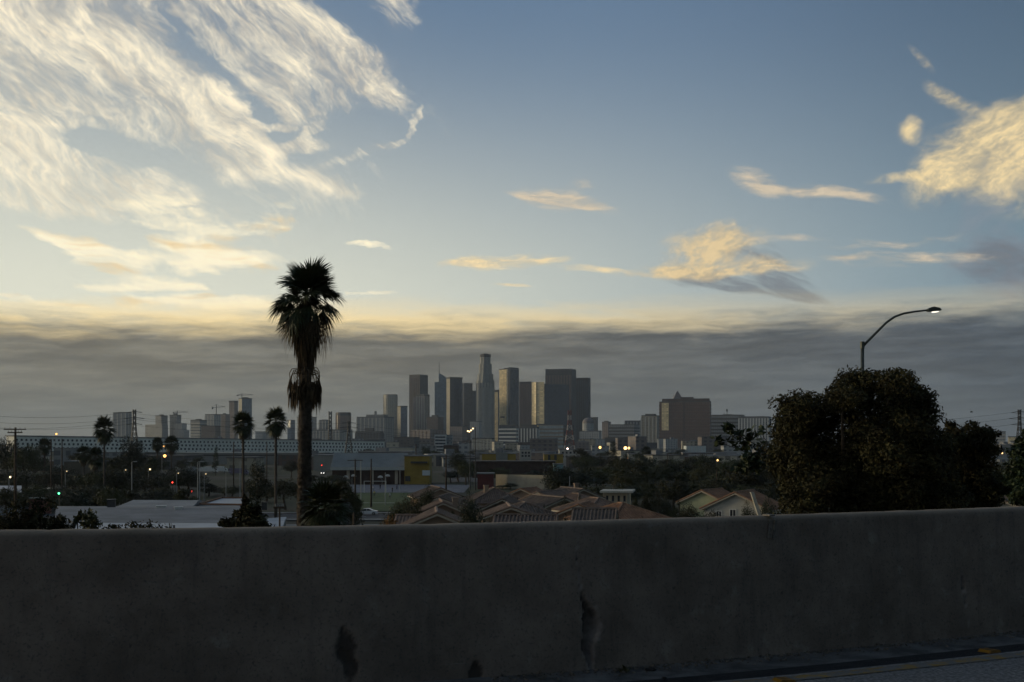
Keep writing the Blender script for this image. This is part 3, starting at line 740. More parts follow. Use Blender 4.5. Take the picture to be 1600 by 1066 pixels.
# lower blocks in front of the cluster
T('brownish low block at the foot of the dark brown tower', 641, 672, 694, 672, 3900, 'pink', fins='b', step=14, fw=.2)
T('dark brown block behind the low pinkish roofs', 666, 684, 692, 652, 4200, 'brown', pent=(.4, 3))
T('pinkish grey block at the foot of the twin tower', 703, 722, 730, 667, 3900, 'pink')
T('pale slab just left of the foot of the tallest tower', 734, 748, 752, 659, 3900, 'pale')
T('long low cream building with arched openings at the foot of the tallest tower', 738, 768, 772, 686, 2600, 'cream', fins='p', step=7)
T('white office block with dark horizontal window bands below the gold lit tower', 780, 806, 810, 665, 3000, 'navy', bands='w', bstep=8.5)
T('block with white vertical ribs below the brown ribbed tower', 810, 838, 842, 668, 3100, 'dark', fins='w', step=7.5, fw=.35, pent=(.8, 4))
T('wide blue grey block at the foot of the curved tower', 842, 880, 899, 665, 3300, 'blue', right='navy', bands='d', bstep=9)
t = T('pale stone civic block with a rounded top beside the red lattice mast', 906, 936, 941, 674, 3200, 'pale', name='civic_building')
a, b, z = t['_abz']
MB().prism([(-a + 6 + 13 + math.cos(i * .5236) * 15, b / 2 + math.sin(i * .5236) * 15) for i in range(12)], z, z + 20).build('rotunda', FM['pale'], t)
mb = MB(); R0 = 15.5
for k in range(5):
    r0, r1 = math.cos(k * .3) * R0, math.cos((k + 1) * .3) * R0; h0, h1 = math.sin(k * .3) * 14, math.sin((k + 1) * .3) * 14
    for i in range(12):
        a0, a1 = i * .5236, (i + 1) * .5236; cx_, cy_ = -a + 19, b / 2
        mb.add([(cx_ + math.cos(a0) * r0, cy_ + math.sin(a0) * r0, z + 20.3 + h0), (cx_ + math.cos(a1) * r0, cy_ + math.sin(a1) * r0, z + 20.3 + h0), (cx_ + math.cos(a1) * r1, cy_ + math.sin(a1) * r1, z + 20.3 + h1), (cx_ + math.cos(a0) * r1, cy_ + math.sin(a0) * r1, z + 20.3 + h1)], [(0, 1, 2, 3)])
mb.build('dome', FM['pink'], t)
T('dark small tower right of the rounded civic block', 923, 932, 935, 653, 3700, 'dark')
T('pinkish stepped block right of the tall cluster', 941, 950, 955, 660, 3900, 'pink', pent=(.5, 2))
T('broad grey block between the civic block and the ribbed tan block', 953, 990, 1003, 664, 3800, 'grey', bands='d', bstep=9)
T('blue grey slab peeping over the broad grey block', 977, 1000, 1004, 658, 4200, 'dark', fins='p', step=10, fw=.2)
T('dark low block behind the pair of orange street lights', 946, 975, 981, 685, 2400, 'dark')
T('tan ribbed block left of the big brown block', 1003, 1026, 1034, 650, 3500, 'tan', fins='p', step=9, fw=.35, pent=(.6, 3))
t = T('big brown block with a gold lit strip and pyramid roof behind', 1033, 1109, 1113, 628, 3300, 'brown2', right='brown', bands='b', bstep=9, cap=0)
a, b, z = t['_abz']; zt = gzh(622.5, 3300)
stack(t, [(-a * .95, -3, 3, b * .93, z + .8, zt), (-a * .58, -a * .33, b * .2, b * .6, zt, zt + 4)], 'upper_storey', FM['brown'])
stack(t, [(-a * .515, -a * .5, -1.3, -.91, z * .2, z - 1)], 'dark_groove', M_FIN_D)
stack(t, [(-a * .95, -a * .81, -1.6, -.95, z * .38, z - 2)], 'gold_lit_strip', FM['gold'])  # sunset glint coloured in as a gold strip
def pyramid():
    d = 3700; c = gx(1059.5, d); w = 6.8 / F * d; zb, zt = gzh(622, d), gzh(610, d)
    t = thing('city_tower', 'stone tower whose small pyramid roof peeps over the big brown block', 'building', (c, d + 14, 0), 0, SKY_G)
    MB().box(-w, w, -w, w, -2, zb).build('wall', FM['stone'], t)
    mb = MB(); mb.add([(-w, -w, zb + .05), (w, -w, zb + .05), (w, w, zb + .05), (-w, w, zb + .05), (0, 0, zt)], [(0, 1, 4), (1, 2, 4), (2, 3, 4), (3, 0, 4)]); mb.build('roof', FM['pink'], t)
pyramid()
t = T('grey banded block with rooftop antennas right of the big brown block', 1113, 1158, 1170, 649, 3500, 'grey', bands='d', bstep=9, pent=(.3, 1.5))
z = t['_abz'][2]; mb = MB(); mb.tube([(-40, 10, z), (-40, 10, z + 14)], .9, 5); mb.tube([(-48, 10, z), (-48, 10, z + 7)], .8, 5); mb.box(-42, -38, 8, 12, z + 11, z + 17); mb.build('antenna', M_FIN_D, t)
T('white ribbed block beside the big leafy tree', 1157, 1200, 1212, 652, 3000, 'grey', fins='w', step=6.5, fw=.42, pent=(.7, 1))
T('pale low block below the grey banded block', 1132, 1158, 1166, 690, 2500, 'pale')
T('grey tower on the far right beyond the big tree', 1551, 1571, 1579, 675, 3500, 'grey', bands='p', bstep=8, pent=(.5, 1))
T('yellowish block beside the far right lattice pylon', 1577, 1588, 1591, 683, 3300, 'gold')
T('pale low block at the far right edge', 1583, 1612, 1618, 690, 3000, 'pale')
# construction cranes
def crane(px, ybase, ytop, d, jl, jr, label):
    k = d / F; t = thing('tower_crane', label, 'crane', P(px, ybase, d), 0, 'tower cranes over the far left towers')
    h = (ybase - ytop) * k
    MB().box(-1.1, 1.1, -1.1, 1.1, 0, h).build('mast', M_FIN_D, t)
    mb = MB(); mb.tube([(-jl * k, 0, h * .72), (jr * k, 0, h * .78)], [.8, .8], 4); mb.build('jib', M_FIN_D, t)
    mb = MB(); mb.tube([(-jl * k, 0, h * .74), (0, 0, h), (jr * k * .9, 0, h * .8)], .3, 4); mb.build('tie_bar', M_FIN_D, t)
    MB().box(-jl * k, -jl * k * .7, -1, 1, h * .55, h * .70).build('counterweight', M_FIN_D, t)
crane(277, 651, 642, 4230, 7, 17, 'small tower crane over the stepped grey tower far left')
crane(338, 649, 632, 4270, 7, 14, 'tall thin tower crane left of the unfinished pair of towers')
crane(378, 624, 615, 4390, 8, 18, 'tower crane on the roof of the unfinished glassy tower')

# ------------------------------------------------------------------ vegetation
def leaf_mesh(name, lobes, n, size, seed, m, clump=0.45, fill=0.35, asp=0.45, sub=14):
    """lobes: (x, y, z, rx, ry, rz); leaves gather in clumps near each lobe's skin, some inside"""
    g = np.random.default_rng(seed)
    L_ = np.array(lobes, float); wt = (L_[:, 3] * L_[:, 4] * L_[:, 5]) ** (2 / 3); wt /= wt.sum()
    nc = max(6, int(sub * len(lobes)))
    li = g.choice(len(lobes), nc, p=wt)
    dr = g.normal(size=(nc, 3)); dr /= np.linalg.norm(dr, axis=1)[:, None]
    rad = 1 - np.abs(g.normal(0, 0.22, nc))
    cc = L_[li, :3] + dr * L_[li, 3:] * rad[:, None]; cr = L_[li, 3:].mean(1) * clump * g.uniform(.55, 1.25, nc)
    w2 = cr ** 2; w2 /= w2.sum(); k = g.choice(nc, n, p=w2)
    d = g.normal(size=(n, 3)); d /= np.linalg.norm(d, axis=1)[:, None]
    r = g.uniform(0, 1, n) ** 0.4
    p = cc[k] + d * (cr[k] * r)[:, None] * np.array([1, 1, .75])
    nf = int(n * fill)                                     # leaves through the inside, so the crown is not hollow
    li = g.choice(len(lobes), nf, p=wt); d2 = g.normal(size=(nf, 3)); d2 /= np.linalg.norm(d2, axis=1)[:, None]
    p[:nf] = L_[li, :3] + d2 * L_[li, 3:] * (g.uniform(0, .85, nf) ** .5)[:, None]
    nr = d + g.normal(0, .8, (n, 3)) + np.array([0, 0, .5]); nr /= np.linalg.norm(nr, axis=1)[:, None]
    a = np.cross(nr, g.normal(size=(n, 3))); a /= np.linalg.norm(a, axis=1)[:, None]; b = np.cross(nr, a)
    s = (size * g.uniform(.6, 1.35, n))[:, None]
    v = np.stack([p - a * s * .5, p + b * s * asp * .5 - nr * s * .05, p + a * s * .5 - nr * s * .08, p - b * s * asp * .5 - nr * s * .05], 1).reshape(-1, 3)
    me = bpy.data.meshes.new(name)
    me.vertices.add(4 * n); me.vertices.foreach_set('co', v.astype(np.float32).ravel())
    me.loops.add(4 * n); me.loops.foreach_set('vertex_index', np.arange(4 * n, dtype=np.int32))
    me.polygons.add(n); me.polygons.foreach_set('loop_start', np.arange(0, 4 * n, 4, dtype=np.int32))
    me.update(calc_edges=True); me.materials.append(m)
    return me
def trunk_mesh(name, h, r, seed, limbs=5, spread=1.0, lean=0.0):
    rr = random.Random(seed); mb = MB()
    top = Vector((lean + rr.uniform(-.1, .1) * h, rr.uniform(-.1, .1) * h, h))
    mid = top * .5 + Vector((rr.uniform(-.06, .06) * h, 0, 0))
    mb.tube([(0, 0, -.5), (0, 0, h * .08), mid, top], [r * 1.4, r, r * .75, r * .5], 7)
    for i in range(limbs):
        a = i * 2.4 + rr.uniform(-.4, .4); st = mid.lerp(top, rr.uniform(.2, 1.0)); ln = spread * rr.uniform(.6, 1.1)
        e = st + Vector((math.cos(a) * ln, math.sin(a) * ln, ln * rr.uniform(.5, 1.1)))
        mb.tube([st, st.lerp(e, .5) + Vector((0, 0, -.06 * ln)), e], [r * .45, r * .3, r * .12], 5)
    me = mb.mesh(name); me.materials.append(M_TRUNK); return me

TN = []   # the same kinds with finer leaves for the nearest gardens
TV = []   # tree kinds, one metre of crown radius each
def tree_kinds():
    specs = [
        ([(0, 0, 1.75, .75, .75, .7), (-.55, .1, 1.45, .5, .5, .45), (.55, -.1, 1.5, .5, .5, .45), (.1, .3, 2.3, .5, .5, .4), (-.2, -.3, 2.0, .5, .45, .4)], M_LEAF, .11),
        ([(0, 0, 1.3, .9, .9, .55), (-.7, 0, 1.1, .45, .5, .4), (.7, .1, 1.15, .45, .5, .4), (.2, -.2, 1.7, .5, .5, .35), (-.3, .2, 1.6, .45, .45, .3)], M_LEAF2, .11),
        ([(0, 0, 2.2, .5, .5, .8), (.1, 0, 3.1, .35, .35, .6), (-.2, .1, 1.4, .55, .55, .5), (.3, 0, 1.6, .4, .4, .4)], M_LEAF, .10),
        ([(-.4, 0, 1.2, .5, .5, .5), (.45, 0, 1.5, .5, .5, .5), (.1, .2, 2.0, .5, .5, .4), (0, -.3, 1.1, .5, .4, .35), (.8, 0, 1.0, .3, .3, .3)], M_LEAF2, .12),
        ([(0, 0, .45, .8, .8, .45), (.5, 0, .4, .5, .5, .35), (-.5, 0, .5, .5, .5, .4), (.1, 0, .8, .4, .4, .3)], M_LEAF, .13),   # shrub
        ([(0, 0, .45, .8, .8, .45), (.5, 0, .4, .5, .5, .35), (-.4, .1, .6, .45, .45, .35)], M_RUST, .13),                         # rusty shrub
    ]
    for i, (lb, m, sz) in enumerate(specs):
        c = leaf_mesh('crown', lb, 5200, sz * .8, 20 + i, m, sub=18)
        tr = trunk_mesh('trunk', 1.4 if i < 4 else .4, .07 if i < 4 else .04, 30 + i, 5, .6)
        TV.append((c, tr))
        TN.append(leaf_mesh('crown', lb, 15000, sz * .5, 60 + i, m, sub=26, clump=.4))
tree_kinds()
def tree(px, d, r, label, kind=0, group=None, name='leafy_tree', ytop=None, rz=None, cat='tree', wide=1.0):
    """crown radius r in metres; the crown's top may be given as a row of the photograph"""
    c, tr = TV[kind]; x = gx(px, d); z = gz(x, d)
    hz = {0: 2.75, 1: 2.1, 2: 3.75, 3: 2.45, 4: 1.15, 5: .98}[kind]
    sz = r if ytop is None else max(.3, (gzh(ytop, d) - z) / hz)
    t = thing(name, label, cat, (x, d, z), rnd.uniform(0, 6.3) if rz is None else rz, group); t.scale = (r * wide, r * wide, sz)
    link('crown', TN[kind] if d < 235 else c, t); link('trunk', tr, t)
    return t

# ---- fan palms
M_FROND = mat('palm_frond', (0.035, 0.042, 0.016), 0.55, 0.4, 1.5, spec=0.3)
M_DEAD = mat('palm_dead', (0.085, 0.058, 0.032), 0.85, 0.4, 3)
M_PTRUNK = mat('palm_trunk', (0.075, 0.06, 0.048), 0.95, 0.45, 5, 0.6, 14)
def frond(mb, Lp, Rb, n, spread, droop, seed, M=None, sag=0.15, thin=1.0):
    r = random.Random(seed); M = M or Matrix.Identity(4)
    pet = [Vector((Lp * t, 0, -sag * Lp * t * t)) for t in (0, .35, .7, 1.0)]
    a = MB(); a.tube(pet, [.03, .024, .02, .016], 4, cap=False)
    hub = pet[-1]; sl = -2 * sag * .8
    for k in range(n):
        th = -spread + 2 * spread * k / (n - 1) + r.uniform(-.03, .03); l = Rb * (.72 + .28 * math.cos(th * .8)) * r.uniform(.86, 1.08); w = Rb * spread / n * .62 * thin
        d = Vector((math.cos(th), math.sin(th), sl * math.cos(th) + 0.12 * math.sin(abs(th)))); u = Vector((-math.sin(th), math.cos(th), 0)); dr = droop * r.uniform(.6, 1.5)
        q = [hub + d * l * t + Vector((0, 0, -dr * l * t ** 2.6)) for t in (0, .5, .78, 1.0)]
        up = Vector((0, 0, w * .35 * (1 if k % 2 else -1)))
        a.add([q[0] - u * w * .1, q[0] + u * w * .1, q[1] + u * w - up, q[1] - u * w + up, q[2] + u * w * .55, q[2] - u * w * .55, q[3]], [(0, 1, 2, 3), (3, 2, 4, 5), (5, 4, 6)])
    mb.add([M @ Vector(v) for v in a.v], a.f)
def dead_frond(mb, seed, out=.55, rise=.1, hang=1.4, n=12, M=None):
    r = random.Random(seed); M = M or Matrix.Identity(4); a = MB()
    pet = [Vector((0, 0, 0)), Vector((out * .45, 0, rise)), Vector((out * .85, 0, rise * .7)), Vector((out, 0, -.12)), Vector((out * .97, 0, -.42))]
    a.tube(pet, [.022, .02, .018, .016, .014], 4, cap=False)
    h = pet[-1]
    for k in range(n):
        y = r.uniform(-.22, .22); x = r.uniform(-.14, .1); l = hang * r.uniform(.55, 1.1); w = r.uniform(.016, .04)
        g = r.uniform(0, 3.1); u = Vector((math.cos(g), math.sin(g), 0)) * w
        q0 = h + Vector((x * .2, y * .2, 0)); q1 = h + Vector((x, y, -l * .5)); q2 = h + Vector((x * 1.25, y * 1.25, -l))
        a.add([q0 - u * .3, q0 + u * .3, q1 + u, q1 - u, q2], [(0, 1, 2, 3), (3, 2, 4)])
    mb.add([M @ Vector(v) for v in a.v], a.f)

def main_palm():
    d = 55.0; k = d / F; x0 = gx(476, d); z0 = gz(x0, d)
    t = thing('fan_palm', 'tall fan palm with shaggy dead skirt towering over the barrier', 'palm tree', (x0, d, z0))
    H = lambda py: gzh(py, d) - z0
    cxp = lambda px: (px - 476) * k
    # trunk
    path = [(cxp(475), 0, -.6), (cxp(475), 0, H(815)), (cxp(476), 0, H(760)), (cxp(476), 0, H(700)), (cxp(477), 0, H(640)), (cxp(478), 0, H(560)), (cxp(479), 0, H(456))]
    rad = [.34, .305, .285, .27, .26, .24, .21]
    mb = MB(); pts, rs = [], []
    for (a, b, ra, rb) in zip(path[:-1], path[1:], rad[:-1], rad[1:]):
        for i in range(10): pts.append(Vector(a).lerp(Vector(b), i / 10)); rs.append((ra + (rb - ra) * i / 10) * (1 + .05 * math.sin(len(pts) * 2.1)))
    mb.tube(pts, rs, 14); tr = mb.build('trunk', M_PTRUNK, t, smooth=True)
    # old leaf bases, torn and pointing up
    mb = MB(); r = random.Random(4)
    for i in range(1500):
        z = r.uniform(H(822), H(640)); f = (z - path[1][2]) / (path[4][2] - path[1][2]); f = max(0, min(1, f)); rr = .315 + (.27 - .315) * f
        a = i * 2.39996; c = Vector((cxp(475) + (cxp(477) - cxp(475)) * f, 0, z)); o = Vector((math.cos(a), math.sin(a), 0)); u = Vector((-math.sin(a), math.cos(a), 0))
        w = r.uniform(.03, .06); h = r.uniform(.07, .17); e = r.uniform(.01, .075)
        b0 = c + o * (rr - .03)
        mb.add([b0 - u * w, b0 + u * w, c + o * (rr + .015) + Vector((0, 0, h * .4)) + u * w * .7, c + o * (rr + .015) + Vector((0, 0, h * .4)) - u * w * .7, c + o * (rr + e) + Vector((0, 0, h)) + u * w * .2], [(0, 1, 2, 3), (3, 2, 4)])
    tag(mb.build('leaf_base_stubs', M_PTRUNK, tr), kind='stuff')
    # living crown
    fr = []
    for s in range(4):
        mb = MB(); frond(mb, (.48, .68, .9, 1.0)[s], .92, 26, 1.5, (.12, .22, .35, .5)[s], 50 + s, sag=(.05, .12, .2, .3)[s]); me = mb.mesh('frond'); me.materials.append(M_FROND); fr.append(me)
    top = Vector((cxp(479), 0, H(455)))
    r = random.Random(11)
    N = 44
    for i in range(N):
        f = min(1, i / (N - 9)); el = 72 - 108 * f + r.uniform(-10, 10); az = i * 137.5 + r.uniform(-12, 12)
        if i % 5 == 2: az = (0 if i % 2 else 180) + r.uniform(-25, 25); el = r.uniform(-42, 30)
        if i >= N - 8: az = -90 + r.uniform(-75, 75); el = r.uniform(-5, 55)
        me = fr[0 if el > 45 else (1 if el > 12 else (2 if el > -15 else 3))]
        o = link('frond', me, t); o.location = top + Vector((0, 0, .12 - .42 * f))
        sc = r.uniform(.88, 1.1) * (1.12 if el > 40 else 1.0)
        o.scale = (sc, sc, sc); o.rotation_mode = 'XYZ'
        o.rotation_euler = (Matrix.Rotation(R(az), 3, 'Z') @ Matrix.Rotation(R(-el), 3, 'Y') @ Matrix.Rotation(R(r.uniform(-35, 35)), 3, 'X')).to_euler()
    for i in range(14):                      # short young fronds round the heart of the crown
        o = link('frond', fr[i % 2], t); o.location = top + Vector((0, 0, r.uniform(-.45, .1))); sc = r.uniform(.5, .72); o.scale = (sc, sc, sc)
        o.rotation_euler = (Matrix.Rotation(i * 2.39996, 3, 'Z') @ Matrix.Rotation(R(-r.uniform(-45, 45)), 3, 'Y') @ Matrix.Rotation(R(r.uniform(-60, 60)), 3, 'X')).to_euler()
    # withering fronds that hang at the sides
    mb = MB(); frond(mb, .75, 1.0, 18, 1.0, .75, 77, sag=.3, thin=.55); hang = mb.mesh('hanging_frond'); hang.materials.append(M_DEAD)
    for i in range(12):
        az = i * 137.5 + 20; o = link('hanging_frond', hang, t); o.location = top + Vector((0, 0, -.45 - .3 * r.random()))
        el = r.uniform(-46, -18); sc = r.uniform(.85, 1.12); o.scale = (sc,) * 3
        o.rotation_euler = (Matrix.Rotation(R(az), 3, 'Z') @ Matrix.Rotation(R(-el), 3, 'Y')).to_euler()
    # dead skirts
    dm = []
    for s in range(3):
        mb = MB(); dead_frond(mb, 90 + s, .34 + .05 * s, .12, 1.35, 16); me = mb.mesh('dead_frond'); me.materials.append(M_DEAD); dm.append(me)
    lp = []
    for s in range(3):
        mb = MB(); dead_frond(mb, 95 + s, .58 + .03 * s, .14, 1.15, 18); me = mb.mesh('dead_frond'); me.materials.append(M_DEAD); lp.append(me)
    for i in range(60):
        f = i / 59; o = link('dead_frond', dm[i % 3], t); o.location = (cxp(478), 0, H(470 + 64 * f)); o.rotation_euler = (0, 0, i * 2.39996); sc = r.uniform(.85, 1.15) * (1.15 - .55 * f); o.scale = (sc, sc, r.uniform(.85, 1.15))
    for i in range(30):
        f = i / 29; o = link('dead_frond', lp[i % 3], t); o.location = (cxp(477), 0, H(578 + 12 * f)); o.rotation_euler = (0, 0, i * 2.39996); sc = r.uniform(.85, 1.1); o.scale = (sc, sc, r.uniform(.8, 1.1))
main_palm()

def palm_kind(seed, R0=1.0):
    mb = MB(); r = random.Random(seed)
    for i in range(40):
        f = i / 39; el = 85 - 125 * f ** .85; az = i * 137.5
        M = Matrix.Translation((0, 0, .3 - .5 * f)) @ Matrix.Rotation(R(az), 4, 'Z') @ Matrix.Rotation(R(-el + r.uniform(-8, 8)), 4, 'Y') @ Matrix.Rotation(R(r.uniform(-30, 30)), 4, 'X')
        frond(mb, .62, .95, 16, 1.7, .15 + .3 * f, seed + i, M, sag=.05 + .22 * f)
    c = mb.mesh('crown'); c.materials.append(M_FROND)
    mb = MB()
    for i in range(34):
        M = Matrix.Translation((0, 0, -.3 - .5 * i / 33)) @ Matrix.Rotation(i * 2.4, 4, 'Z'); dead_frond(mb, seed + i, .5 - .25 * i / 33, .08, .95, 9, M)
    s = mb.mesh('dead_skirt'); s.materials.append(M_DEAD)
    mb = MB(); mb.tube([(0, 0, 0), (.004, .0, .35), (0, .0, .7), (0, 0, 1)], [1.3, 1.0, .95, .9], 8)
    tr = mb.mesh('trunk'); tr.materials.append(M_PTRUNK)
    return c, s, tr
PK = [palm_kind(200), palm_kind(300)]
def palm(px, ytop, ycen, d, label, rpx, kind=0, tr=.2, lean=0.0, skirt=True, ybase=None):
    c, s, tk = PK[kind]; k = d / F; x = gx(px, d); zc = gzh(ycen, d); z0 = gz(x, d)
    t = thing('fan_palm', label, 'palm tree', (x + lean, d, z0), rnd.uniform(0, 6))
    R_ = rpx * k / 1.45
    o = link('crown', c, t, (0, 0, zc - z0)); o.scale = (R_, R_, R_ * (ycen - ytop) * k / (1.45 * R_) if ytop else R_)
    if skirt: o = link('dead_skirt', s, t, (0, 0, zc - z0)); o.scale = (R_ * .9,) * 3
    o = link('trunk', tk, t); o.scale = (tr, tr, zc - z0)
    return t
palm(380, 645, 664, 235, 'left of the two mid distance fan palms, shaggy crown below the skyline', 20, 0, .24)
palm(431, 638, 660, 225, 'right of the two mid distance fan palms, crown close to the big palm', 20, 1, .24)
palm(163, 652, 672, 330, 'broad crowned fan palm standing alone before the long white building on the left', 19, 1, .26)
palm(246, 684, 694, 480, 'small fan palm beside the orange street light on the left', 11, 0, .3)
palm(268, 682, 694, 470, 'small bushy fan palm right of the orange street light on the left', 14, 1, .3)
palm(70, 686, 698, 420, 'low fan palm among dark trees near the left edge', 12, 0, .3)
palm(131, 698, 710, 400, 'short fan palm in the dark tree belt left of the broad crowned palm', 15, 1, .3)
palm(149, 700, 716, 340, 'short wide fan palm just below the broad crowned palm', 16, 0, .3)
palm(1010, 698, 706, 900, 'tiny fan palm pair seen over the tree belt left of the big brown block', 10, 0, .4, skirt=False)

# ------------------------------------------------------------------ the big leafy tree on the right and its neighbours
def big_tree(name, label, d, base_px, lobes_px, n, seed, dy=1.6, leaf=.14, m=M_LEAFB, sub=26, trunk_r=.22, fill=.5, clump=.34, stem=None):
    k = d / F; x0 = gx(base_px, d); z0 = gz(x0, d); g = random.Random(seed)
    t = thing(name, label, 'tree', (x0, d, z0))
    lobes = []
    for (px, py, rx, ry) in lobes_px:
        lobes.append(((px - base_px) * k, g.uniform(-.5, .5) * dy, gzh(py, d) - z0, rx * k, max(rx * k * .8, dy * .7), ry * k))
    link('crown', leaf_mesh('crown', lobes, n, leaf, seed, m, clump, fill, .42, sub), t)
    mb = MB(); h = min(l[2] for l in lobes) if stem is None else (gzh(stem, d) - z0) / .75
    mb.tube([(0, 0, -.5), (.05, 0, h * .35), (0, .1, h * .8)], [trunk_r * 1.5, trunk_r, trunk_r * .8], 9); tk = mb.build('trunk', M_TRUNK, t, True)
    mb = MB()
    for l in lobes:
        e = Vector(l[:3]); s = Vector((0, .1, h * .75)); mb.tube([s, s.lerp(e, .5) + Vector((g.uniform(-.2, .2), g.uniform(-.2, .2), .1)), e], [trunk_r * .5, trunk_r * .3, trunk_r * .1], 5)
    mb.build('limb', M_TRUNK, tk)
    return t
big_tree('magnolia_tree', 'big dense dark tree with broad leaves standing right of the tiled houses', 32, 1335,
    [(1248, 652, 32, 36), (1234, 705, 22, 54), (1266, 640, 34, 30), (1290, 690, 60, 70), (1335, 620, 36, 38), (1350, 605, 36, 26), (1375, 600, 32, 24), (1400, 640, 50, 50), (1422, 612, 28, 26), (1440, 640, 22, 40), (1455, 680, 24, 32), (1380, 710, 80, 70), (1440, 740, 60, 60), (1258, 760, 42, 56), (1320, 780, 80, 60), (1400, 800, 80, 50), (1300, 625, 22, 22), (1440, 800, 60, 40), (1238, 800, 26, 46)],
    125000, 5, dy=2.0, leaf=.10, sub=34, clump=.30, fill=.42)
big_tree('magnolia_tree', 'smaller dark leafy tree touching the right side of the big dense tree', 34, 1512,
    [(1512, 690, 24, 30), (1500, 680, 16, 20), (1527, 700, 20, 36), (1505, 740, 34, 44), (1528, 770, 26, 40), (1490, 780, 40, 40), (1475, 720, 24, 34)], 36000, 8, dy=1.2, leaf=.10, sub=30, clump=.3, fill=.42, trunk_r=.14)
big_tree('young_tree', 'thin sparse young tree with drooping leaf sprays left of the big dense tree', 36, 1236,
    [(1140, 672, 12, 10), (1122, 690, 8, 8), (1175, 678, 10, 12), (1188, 672, 6, 10), (1168, 692, 14, 12), (1152, 680, 10, 8), (1190, 700, 10, 14), (1175, 722, 16, 14), (1155, 730, 8, 8)], 520, 9, dy=.3, leaf=.22, m=M_LEAF, sub=6, trunk_r=.05, fill=.25, clump=1.0, stem=742)
big_tree('garden_tree', 'dark leafy tree cut off by the right edge of the picture', 70, 1610,
    [(1598, 720, 24, 30), (1612, 700, 26, 30), (1590, 755, 24, 30), (1610, 770, 34, 40)], 9000, 12, dy=1.0, leaf=.28, m=M_LEAF, sub=20, trunk_r=.15)
# shrubs looking over the barrier on the left
def shrub(label, d, base_px, lobes_px, n, seed, leaf=.11, m=M_LEAF, name='leafy_shrub', cat='shrub', clump=.5):
    k = d / F; x0 = gx(base_px, d); z0 = gz(x0, d); t = thing(name, label, cat, (x0, d, z0)); g = random.Random(seed)
    lb = [((px - base_px) * k, g.uniform(-.3, .3), gzh(py, d) - z0, rx * k, rx * k, ry * k) for px, py, rx, ry in lobes_px]
    link('foliage', leaf_mesh('foliage', lb, n, leaf, seed, m, clump, .35, .4, 12), t)
    mb = MB()
    for l in lb: mb.tube([(l[0] * .6, 0, -.3), (l[0] * .85, l[1], l[2] * .6), l[:3]], [.035, .025, .01], 5)
    mb.build('stem', M_TRUNK, t); return t
shrub('dark tangled shrub rising over the barrier in the far left corner', 21, 30, [(15, 815, 30, 14), (45, 805, 26, 22), (72, 798, 18, 24), (85, 820, 20, 16), (20, 830, 40, 20), (60, 835, 40, 20)], 5200, 41, .075, M_LEAFB)
shrub('small leafy shrub over the barrier right of the far left corner shrub', 23, 140, [(135, 805, 16, 8), (148, 815, 14, 12), (125, 810, 8, 6), (150, 835, 20, 14)], 800, 42, .10, M_LEAF2)
shrub('thin upright shoots over the barrier beside the left corner shrub', 22, 105, [(103, 815, 6, 12), (112, 818, 5, 10), (98, 822, 8, 10), (106, 835, 14, 12)], 420, 43, .10, M_LEAF)
shrub('low strip of shrub tips just showing over the barrier left of centre', 24, 215, [(180, 824, 16, 6), (210, 822, 16, 8), (228, 820, 8, 9), (250, 827, 14, 5), (272, 824, 8, 7), (215, 838, 60, 12)], 2600, 44, .075, M_LEAFB)
shrub('bushy dark shrub over the barrier left of the big palm trunk', 38, 395, [(388, 792, 9, 12), (380, 805, 14, 14), (398, 800, 14, 12), (360, 818, 14, 10), (395, 818, 26, 14), (385, 780, 5, 8)], 3600, 45, .15, M_LEAFB)
def dwarf_palm():
    d = 50; x = gx(508, d); z0 = gz(x, d); t = thing('dwarf_palm', 'dark shaggy young palm clump right of the big palm trunk', 'palm tree', (x, d, z0))
    zc = gzh(795, d) - z0
    o = link('crown', PK[0][0], t, (0, 0, zc)); o.scale = (.75, .75, .7)
    o = link('dead_skirt', PK[0][1], t, (0, 0, zc)); o.scale = (.95, .95, 1.1)
    o = link('trunk', PK[0][2], t); o.scale = (.22, .22, zc)
dwarf_palm()

# ------------------------------------------------------------------ freeway lamp with a curved arm
def freeway_lamp():
    d = 55.0; k = d / F; x0 = gx(1347.5, d); z0 = gz(x0, d); H = lambda py: gzh(py, d) - z0; Xp = lambda px: (px - 1347.5) * k
    t = thing('street_lamp', 'tall freeway lamp with a curved arm rising behind the big dense tree', 'street lamp', (x0, d, z0))
    m = mat('lamp_steel', (0.09, 0.10, 0.09), 0.5, 0.25, 3, metal=.4)
    MB().tube([(0, 0, -.3), (0, 0, 2), (0, 0, H(535))], [.11, .10, .075], 10).build('pole', m, t, True)
    arm = [(0, 0, H(542)), (Xp(1356), 0, H(533)), (Xp(1370), 0, H(519)), (Xp(1385), 0, H(504)), (Xp(1398), 0, H(495)), (Xp(1412), 0, H(490)), (Xp(1430), 0, H(487)), (Xp(1452), 0, H(484.5))]
    MB().tube(arm, [.06, .058, .055, .052, .05, .046, .042, .038], 9).build('arm', m, t, True)
    MB().tube([(0, 0, H(545)), (0, 0, H(534))], .095, 10).build('collar', m, t)
    mb = MB(); a, b = Xp(1449), Xp(1470)
    mb.extr([(a, H(487)), (a + .1, H(487.2)), (b - .06, H(486.2)), (b, H(484.5)), (b - .08, H(481.5)), (a + .25, H(479.5)), (a + .1, H(481)), (a, H(483))], -.14, .14)
    hd = mb.build('lamp_head', m, t)
    mb = MB(); mb.extr([(a + .2, H(487.4)), (b - .1, H(486.7)), (b - .14, H(487.9)), (a + .26, H(488.6))], -.12, .12); mb.build('lens', emis('lamp_glow_white', (1.0, .93, .78), 1.6), hd)
freeway_lamp()
